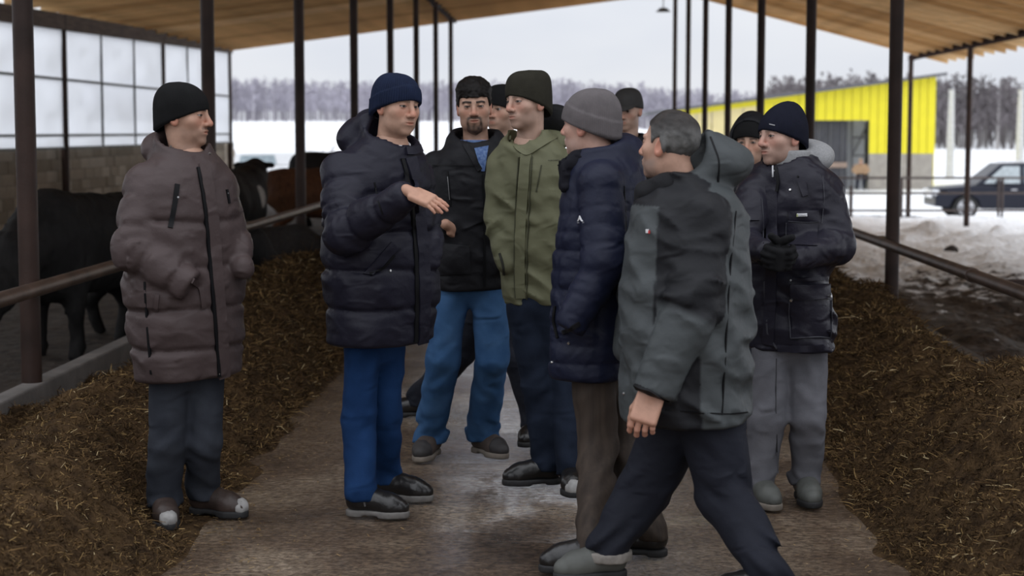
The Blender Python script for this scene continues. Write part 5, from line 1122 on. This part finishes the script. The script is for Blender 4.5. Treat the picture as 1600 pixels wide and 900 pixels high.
hair_cap(p, 'hair', [(-.13, -.065), (-.07, -.062), (-.035, -.045), (-.012, .028), (.012, .02), (.028, .0), (.036, .05), (.06, .075), (.1, .08)], .005, mat('grey_hair', (1, 1, 1), .6, .2, 60, .001, 150, .4, attr=True), col=p6hair, strands=.0022, freq=(90, 40, 60), jaw=1.04)
sdf_part(p, 'fleece_cuff', lambda P: np.maximum(np.abs(chain(P, p.J[0][2:], (.072, .074), .03)[0]) - .012, np.maximum(((P - p.feet[0][0]) @ p.feet[0][1])[:, 2] - .10, .065 - ((P - p.feet[0][0]) @ p.feet[0][1])[:, 2])) + .004 * vnoise(P, 90, 2), p.J[0][3] - .15, p.J[0][3] + .15, .007, mat('fleece', (.22, .20, .18), .95, .2, 40), p.tr)

# ---------------------------------------------------------------- man at the right in the navy jacket with a grey hoodie
p = Person('man in navy jacket over grey hoodie, with navy beanie, black gloves and grey jeans', 7.35, -24)
p.torso([(250, 1188, 1272), (264, 1172, 1292), (282, 1162, 1305), (310, 1158, 1308), (350, 1158, 1306), (400, 1162, 1302), (450, 1166, 1301), (500, 1168, 1303), (546, 1172, 1302)], 546, .74)
p.arm([(1289, 300, -.02), (1304, 384, -.12), (1230, 405, -.36)], (30, 29, 19), cut=True); p.arm([(1178, 298, -.04), (1163, 380, -.18), (1200, 398, -.38)], (28, 26, 18), cut=True)
assemble(p, [(1193, 790, 18, dict(m=M_grsh, msole=M_soletan, laces=M_lace)), (1262, 786, 4, dict(m=M_grsh, msole=M_soleb, laces=M_lace, boot=.01))], [(1203, 545, 0), (1262, 545, 0)], [(1199, 650, .0), (1263, 650, .0)], ((1221, 214, -.02), -56, 2, 2), skin=(.49, .31, .245), hair=(.05, .04, .03), brow=.5, stubble=.4, gaze=(-4, 0), fat=.003)
p.trousers(denim('grey_jeans', (.105, .105, .118), (.18, .18, .20)), p.hips, p.knees, p.feet, (32, 29, 26), seed=23, bag=.011)
p.tr_seam = p.strip('side_seam', [(1213, 560), (1212, 640), (1216, 740)], .004, .002, cloth('seam_dark', (.05, .05, .055)), p.tr, p.tbvh)
JM = cloth('navy_satin_jacket', (.0185, .0175, .026), .36)
p.jacket('jacket', JM, wrinkle=.010, fold=.018, collar=((1226, 256, -.01), 16, .086, .016, .06), seed=61, seams=(535,), seamd=.006, seamw=.006)
p.strip('placket', [(1206, 290), (1206, 340), (1206, 400), (1204, 470), (1200, 538)], .05, .008, JM); p.strip('zipper', [(1213, 262), (1217, 285), (1214, 300)], .012, .010, M_zip); p.dot('zip_pull', 1209, 268, .007, M_zipm); p.strip('zip_pull_tab', [(1209, 262), (1209, 277)], .007, .014, M_zipm)
p.patch('collar_tab', [(1246, 283), (1260, 285), (1263, 305), (1254, 308)], JM, .012); p.dot('snap', 1258, 303, .006, M_snap); p.dot('snap', 1235, 297, .006, M_snap); p.dot('snap', 1247, 276, .005, M_zip)
pk = p.patch('chest_pocket_flap', [(1231, 330), (1279, 328), (1279, 346), (1233, 345)], JM, .012, puff=.004); p.patch('chest_pocket', [(1229, 346), (1278, 347), (1277, 384), (1229, 383)], JM, .006, puff=.008); p.patch('chest_pocket_flap', [(1167, 332), (1186, 331), (1186, 345), (1167, 345)], JM, .010)
bd = p.flat('chest_badge', [[(1245, 333), (1261, 332.6), (1261, 337), (1245, 337.3)]], M_white, off=.024); p.textmark('STRIKE', 1254, 335, 12, M_zip, off=.030, xs=.8); p.flat('badge_corner', [[(1245.2, 333.2), (1247.4, 333.1), (1247.4, 337), (1245.2, 337.1)]], mat('lime_print', (.42, .46, .22), .6), off=.026)
p.patch('cargo_pocket', [(1234, 445), (1294, 444), (1296, 525), (1234, 528)], JM, .008, puff=.012); p.patch('cargo_pocket_flap', [(1234, 444), (1292, 443), (1293, 466), (1236, 468)], JM, .024, puff=.004); p.strip('pocket_zip', [(1236, 437), (1264, 436), (1290, 435)], .016, .012, JM); p.dot('zip_pull', 1236, 438, .005, M_zipm, th=.02)
p.dot('snap', 1240, 464, .0075, M_snap, th=.032); p.dot('snap', 1289, 462, .0075, M_snap, th=.032); p.strip('front_edge', [(1195, 440), (1197, 490), (1200, 525), (1215, 545)], .008, .006, cloth('edge_grey', (.05, .05, .06)))
EG = cloth('edge_grey', (.05, .05, .06)); EG2 = cloth('painted_edge_sheen', (.045, .045, .055), .4)  # light caught by pocket edges and seams, put into a paler strip colour
for nm, pts in (('pocket_edge_sheen', [(1234, 470), (1234, 500), (1236, 527)]), ('pocket_edge_sheen', [(1236, 528), (1266, 528), (1294, 526)]), ('pocket_edge_sheen', [(1296, 470), (1297, 500), (1296, 524)]), ('flap_edge_sheen', [(1236, 468), (1264, 468), (1293, 466)]), ('flap_edge_sheen', [(1232, 345), (1256, 347), (1279, 346)]), ('pocket_edge_sheen', [(1229, 348), (1229, 366), (1230, 384)]), ('chest_seam', [(1190, 310), (1192, 340), (1193, 380)]), ('armhole_seam', [(1285, 275), (1288, 310), (1284, 350)])): p.strip(nm, pts, .0045, .012 if 'seam' not in nm else .003, EG2)
p.strip('hem_band', [(1215, 544), (1250, 546), (1298, 540)], .030, .008, JM, wob=.08)
MG = cloth('black_glove_knit', (.009, .009, .010), .9)
def glove(c, tip, zdir, nm):
    W = pix(*c); T = pix(*tip); hy = (T - W) / np.linalg.norm(T - W); hx = np.array([0, -.4, 1.]); hx -= hy * (hx @ hy); hx /= np.linalg.norm(hx); hz = np.cross(hx, hy); hz = hz if hz[1] * zdir < 0 else -hz
    sdf_part(p, nm, lambda P: hand_sdf(P, W, hx, hy, hz, curl=(40, 42, 42, 40), glove=.006, scale=1.05, tdir=(.6, .7, -.3)), W - .2, W + .2, .006, MG)
glove((1238, 404, 7.0), (1205, 408, 6.90), 1, 'glove'); glove((1190, 396, 7.0), (1225, 408, 6.93), 1, 'glove')
M_hoodie = mat('grey_melange', (.30, .30, .305), .95, .12, 120, .001, 200)
hq = pix(1262, 246, 7.46)
def hoodsd(P):
    q = (P - hq) @ frame(-24, 15); e = ell(q, (0, 0, 0), (.115, .10, .075)); i = ell((P - pix(1240, 224, 7.36)) @ frame(-24, 15), (0, 0, 0), (.085, .095, .075)); d = smax(e, -i, .012)
    d = smin(d, np.maximum(np.abs(length((P - pix(1230, 250, 7.36)) * np.array([1, 1, 0])) - .082) - .012, np.abs(P[:, 2] - pix(1230, 246, 7.36)[2]) - .03), .02); return d + .004 * vnoise(P, 18, 2)
sdf_part(p, 'hoodie_hood', hoodsd, hq - .22, hq + .2, .008, M_hoodie)
hat, W_, q_ = dome(p.hc, p.HR, 'beanie', mat('dark_navy_knit', (.0075, .0085, .018), .9, .15, 30, .001, 250, .2), p.body, p.B, ztop=.150, zf=.034, zb=-.058, ribs=100, amp=.0010, n=1.9, lean=-.030, rx=.094)
hb = BVHTree.FromPolygons([tuple(v) for v in W_], [tuple(x) for x in q_.tolist()]); p.flat('hat_tab', [[(1202, 193.2), (1211, 195.2), (1211, 197), (1202, 195)]], mat('tab_grey', (.22, .22, .23), .5), hat, hb, .003)

# ---------------------------------------------------------------- three men half hidden behind
p = Person('man in a black beanie almost hidden behind the olive jacket, stepping in heavy black boots', 9.0, -25)
p.torso([(215, 752, 812), (235, 735, 830), (262, 726, 838), (300, 724, 838), (360, 726, 836), (440, 730, 834)], 440, .7)
p.arm([(735, 258, 0), (728, 330, .0), (735, 400, 0)], (20, 20, 16)); p.arm([(828, 258, 0), (836, 330, .0), (830, 400, 0)], (20, 20, 16))
assemble(p, [(642, 652, -95, dict(m=M_leather, msole=M_soleb, boot=.03, laces=M_lace)), (833, 694, -20, dict(m=M_leather, msole=M_soleb, boot=.03, laces=M_lace))], [(766, 445, .1), (800, 445, -.05)], [(722, 545, .30), (812, 560, -.15)], ((784, 172, 0), -30, 2, 0), skin=(.47, .29, .21), stubble=.3)
p.trousers(cloth('dark_trousers', (.014, .016, .024), .8), p.hips, p.knees, p.feet, (30, 27, 23), seed=27)
p.jacket('jacket', cloth('black_jacket', (.011, .011, .013), .6), h=.014, collar=((785, 216, 0), 15, .08, .015, .06), seed=71)
dome(p.hc, p.HR, 'beanie', KN['black'], p.body, p.B, ztop=.135, zf=.03, zb=-.06, n=2.6, ribs=0)

p = Person('man in a dark peaked cap looking over the shoulder of the grey beanie', 10.5, 0)
p.torso([(214, 955, 1008), (232, 935, 1022), (258, 928, 1030), (300, 928, 1030), (380, 930, 1028), (460, 932, 1026)], 460, .7)
p.arm([(936, 255, 0), (928, 330, .0), (934, 400, 0)], (18, 18, 15)); p.arm([(1022, 255, 0), (1030, 330, .0), (1024, 400, 0)], (18, 18, 15))
assemble(p, [(955, 616, 0, dict(m=M_leather, msole=M_soleb)), (1005, 616, 5, dict(m=M_leather, msole=M_soleb))], [(962, 460, 0), (998, 460, 0)], [(960, 540, 0), (1002, 540, 0)], ((981, 172, 0), -22, 10, 0), skin=(.50, .32, .24), stubble=.3)
p.trousers(MATS['dark_trousers'], p.hips, p.knees, p.feet, (24, 21, 18), seed=29, h=.014)
p.jacket('jacket', MATS['black_jacket'], h=.014, collar=((982, 212, 0), 15, .08, .015, .06), seed=73)
MC = mat('dark_cap_cloth', (.030, .028, .027), .8, .1, 30); hat, _, _ = dome(p.hc, p.HR, 'peaked_cap', MC, p.body, p.B, ztop=.132, zf=.040, zb=-.02, n=2.6, rx=.088)
V = []; Fc = []; nu = 15
for dz in (0, -.005):
    for k in range(nu):
        a = math.radians(20 + 140 * k / (nu - 1)); V.append((.086 * math.cos(a), -.012 + .104 * math.sin(a), .046 + dz)); ext = .062 * math.sin(math.pi * k / (nu - 1)) ** .6; V.append((.086 * math.cos(a) * 1.0, -.012 + .104 * math.sin(a) + ext, .046 - .026 * ext / .062 + dz))
for k in range(nu - 1): a = 2 * k; b_ = 2 * nu + a; Fc += [(a, a + 2, a + 3, a + 1), (b_, b_ + 1, b_ + 3, b_ + 2), (a + 1, a + 3, b_ + 3, b_ + 1)]
link('peak', mesh_data('peak', p.hc + np.array(V) @ p.HR.T - p.B, Fc, MC, True), hat)

p = Person('person in a dark hood and black beanie half hidden behind the man at the right', 8.8, -25)
p.torso([(262, 1140, 1192), (278, 1122, 1210), (300, 1112, 1220), (340, 1110, 1222), (400, 1112, 1222), (480, 1114, 1220)], 480, .7)
p.arm([(1122, 298, 0), (1114, 370, .0), (1122, 430, 0)], (20, 20, 16)); p.arm([(1212, 298, 0), (1220, 370, .0), (1212, 430, 0)], (20, 20, 16))
assemble(p, [(1150, 692, -10, dict(m=M_leather, msole=M_soleb)), (1190, 690, -5, dict(m=M_leather, msole=M_soleb))], [(1150, 480, 0), (1185, 480, 0)], [(1152, 580, 0), (1188, 580, 0)], ((1173, 224, 0), -18, 2, 0), skin=(.47, .29, .21), stubble=.2, scale=.95)
p.trousers(MATS['dark_trousers'], p.hips, p.knees, p.feet, (26, 24, 20), seed=33, h=.014)
p.jacket('jacket', MATS['black_jacket'], h=.014, collar=((1172, 266, 0), 15, .08, .015, .06), seed=75)
dome(p.hc, p.HR, 'beanie', KN['black'], p.body, p.B, ztop=.125, zf=.038, zb=-.04, n=2.6)
sdf_part(p, 'raised_hood', lambda P: smax(ell((P - p.hc) @ p.HR, (0, -.03, .02), (.112, .13, .142)), -ell((P - p.hc) @ p.HR, (0, .06, .0), (.092, .14, .115)), .012) + .004 * vnoise(P, 16, 2), p.hc - .2, p.hc + .2, .009, MATS['black_jacket'], p.jk)

# ---------------------------------------------------------------- far worker by the shed gateway
p = Person('distant worker in a tan jacket and dark trousers at the yellow shed gateway', 78.0, 10)
p.torso([(256, 1341, 1349), (259, 1337, 1353), (264, 1334, 1356), (271, 1334, 1356)], 271, .6)
p.arm([(1337, 259, 0), (1333, 266, 0), (1338, 271, -.2)], (2.6, 2.4, 2)); p.arm([(1353, 259, 0), (1357, 266, 0), (1352, 271, -.2)], (2.6, 2.4, 2))
p.feet_px = None
def far_feet(px): c = pix(px, 296, 78.0); return c
_g = gnd; gnd = lambda a, b, z=0.0: pix(a, b, 78.0)
assemble(p, [(1339, 297, 0, dict(m=M_leather, msole=M_soleb)), (1351, 297, 0, dict(m=M_leather, msole=M_soleb))], [(1341, 271, 0), (1349, 271, 0)], [(1340, 284, 0), (1350, 284, 0)], ((1345, 252, -.1), 0, 10, 0))
gnd = _g
p.trousers(MATS['dark_trousers'], p.hips, p.knees, p.feet, (3.6, 3.1, 2.6), h=.03); p.jacket('jacket', cloth('tan_jacket', (.34, .22, .13), .8), h=.03)
dome(p.hc, p.HR, 'beanie', mat('tan_knit', (.30, .20, .12), .9), p.body, p.B)
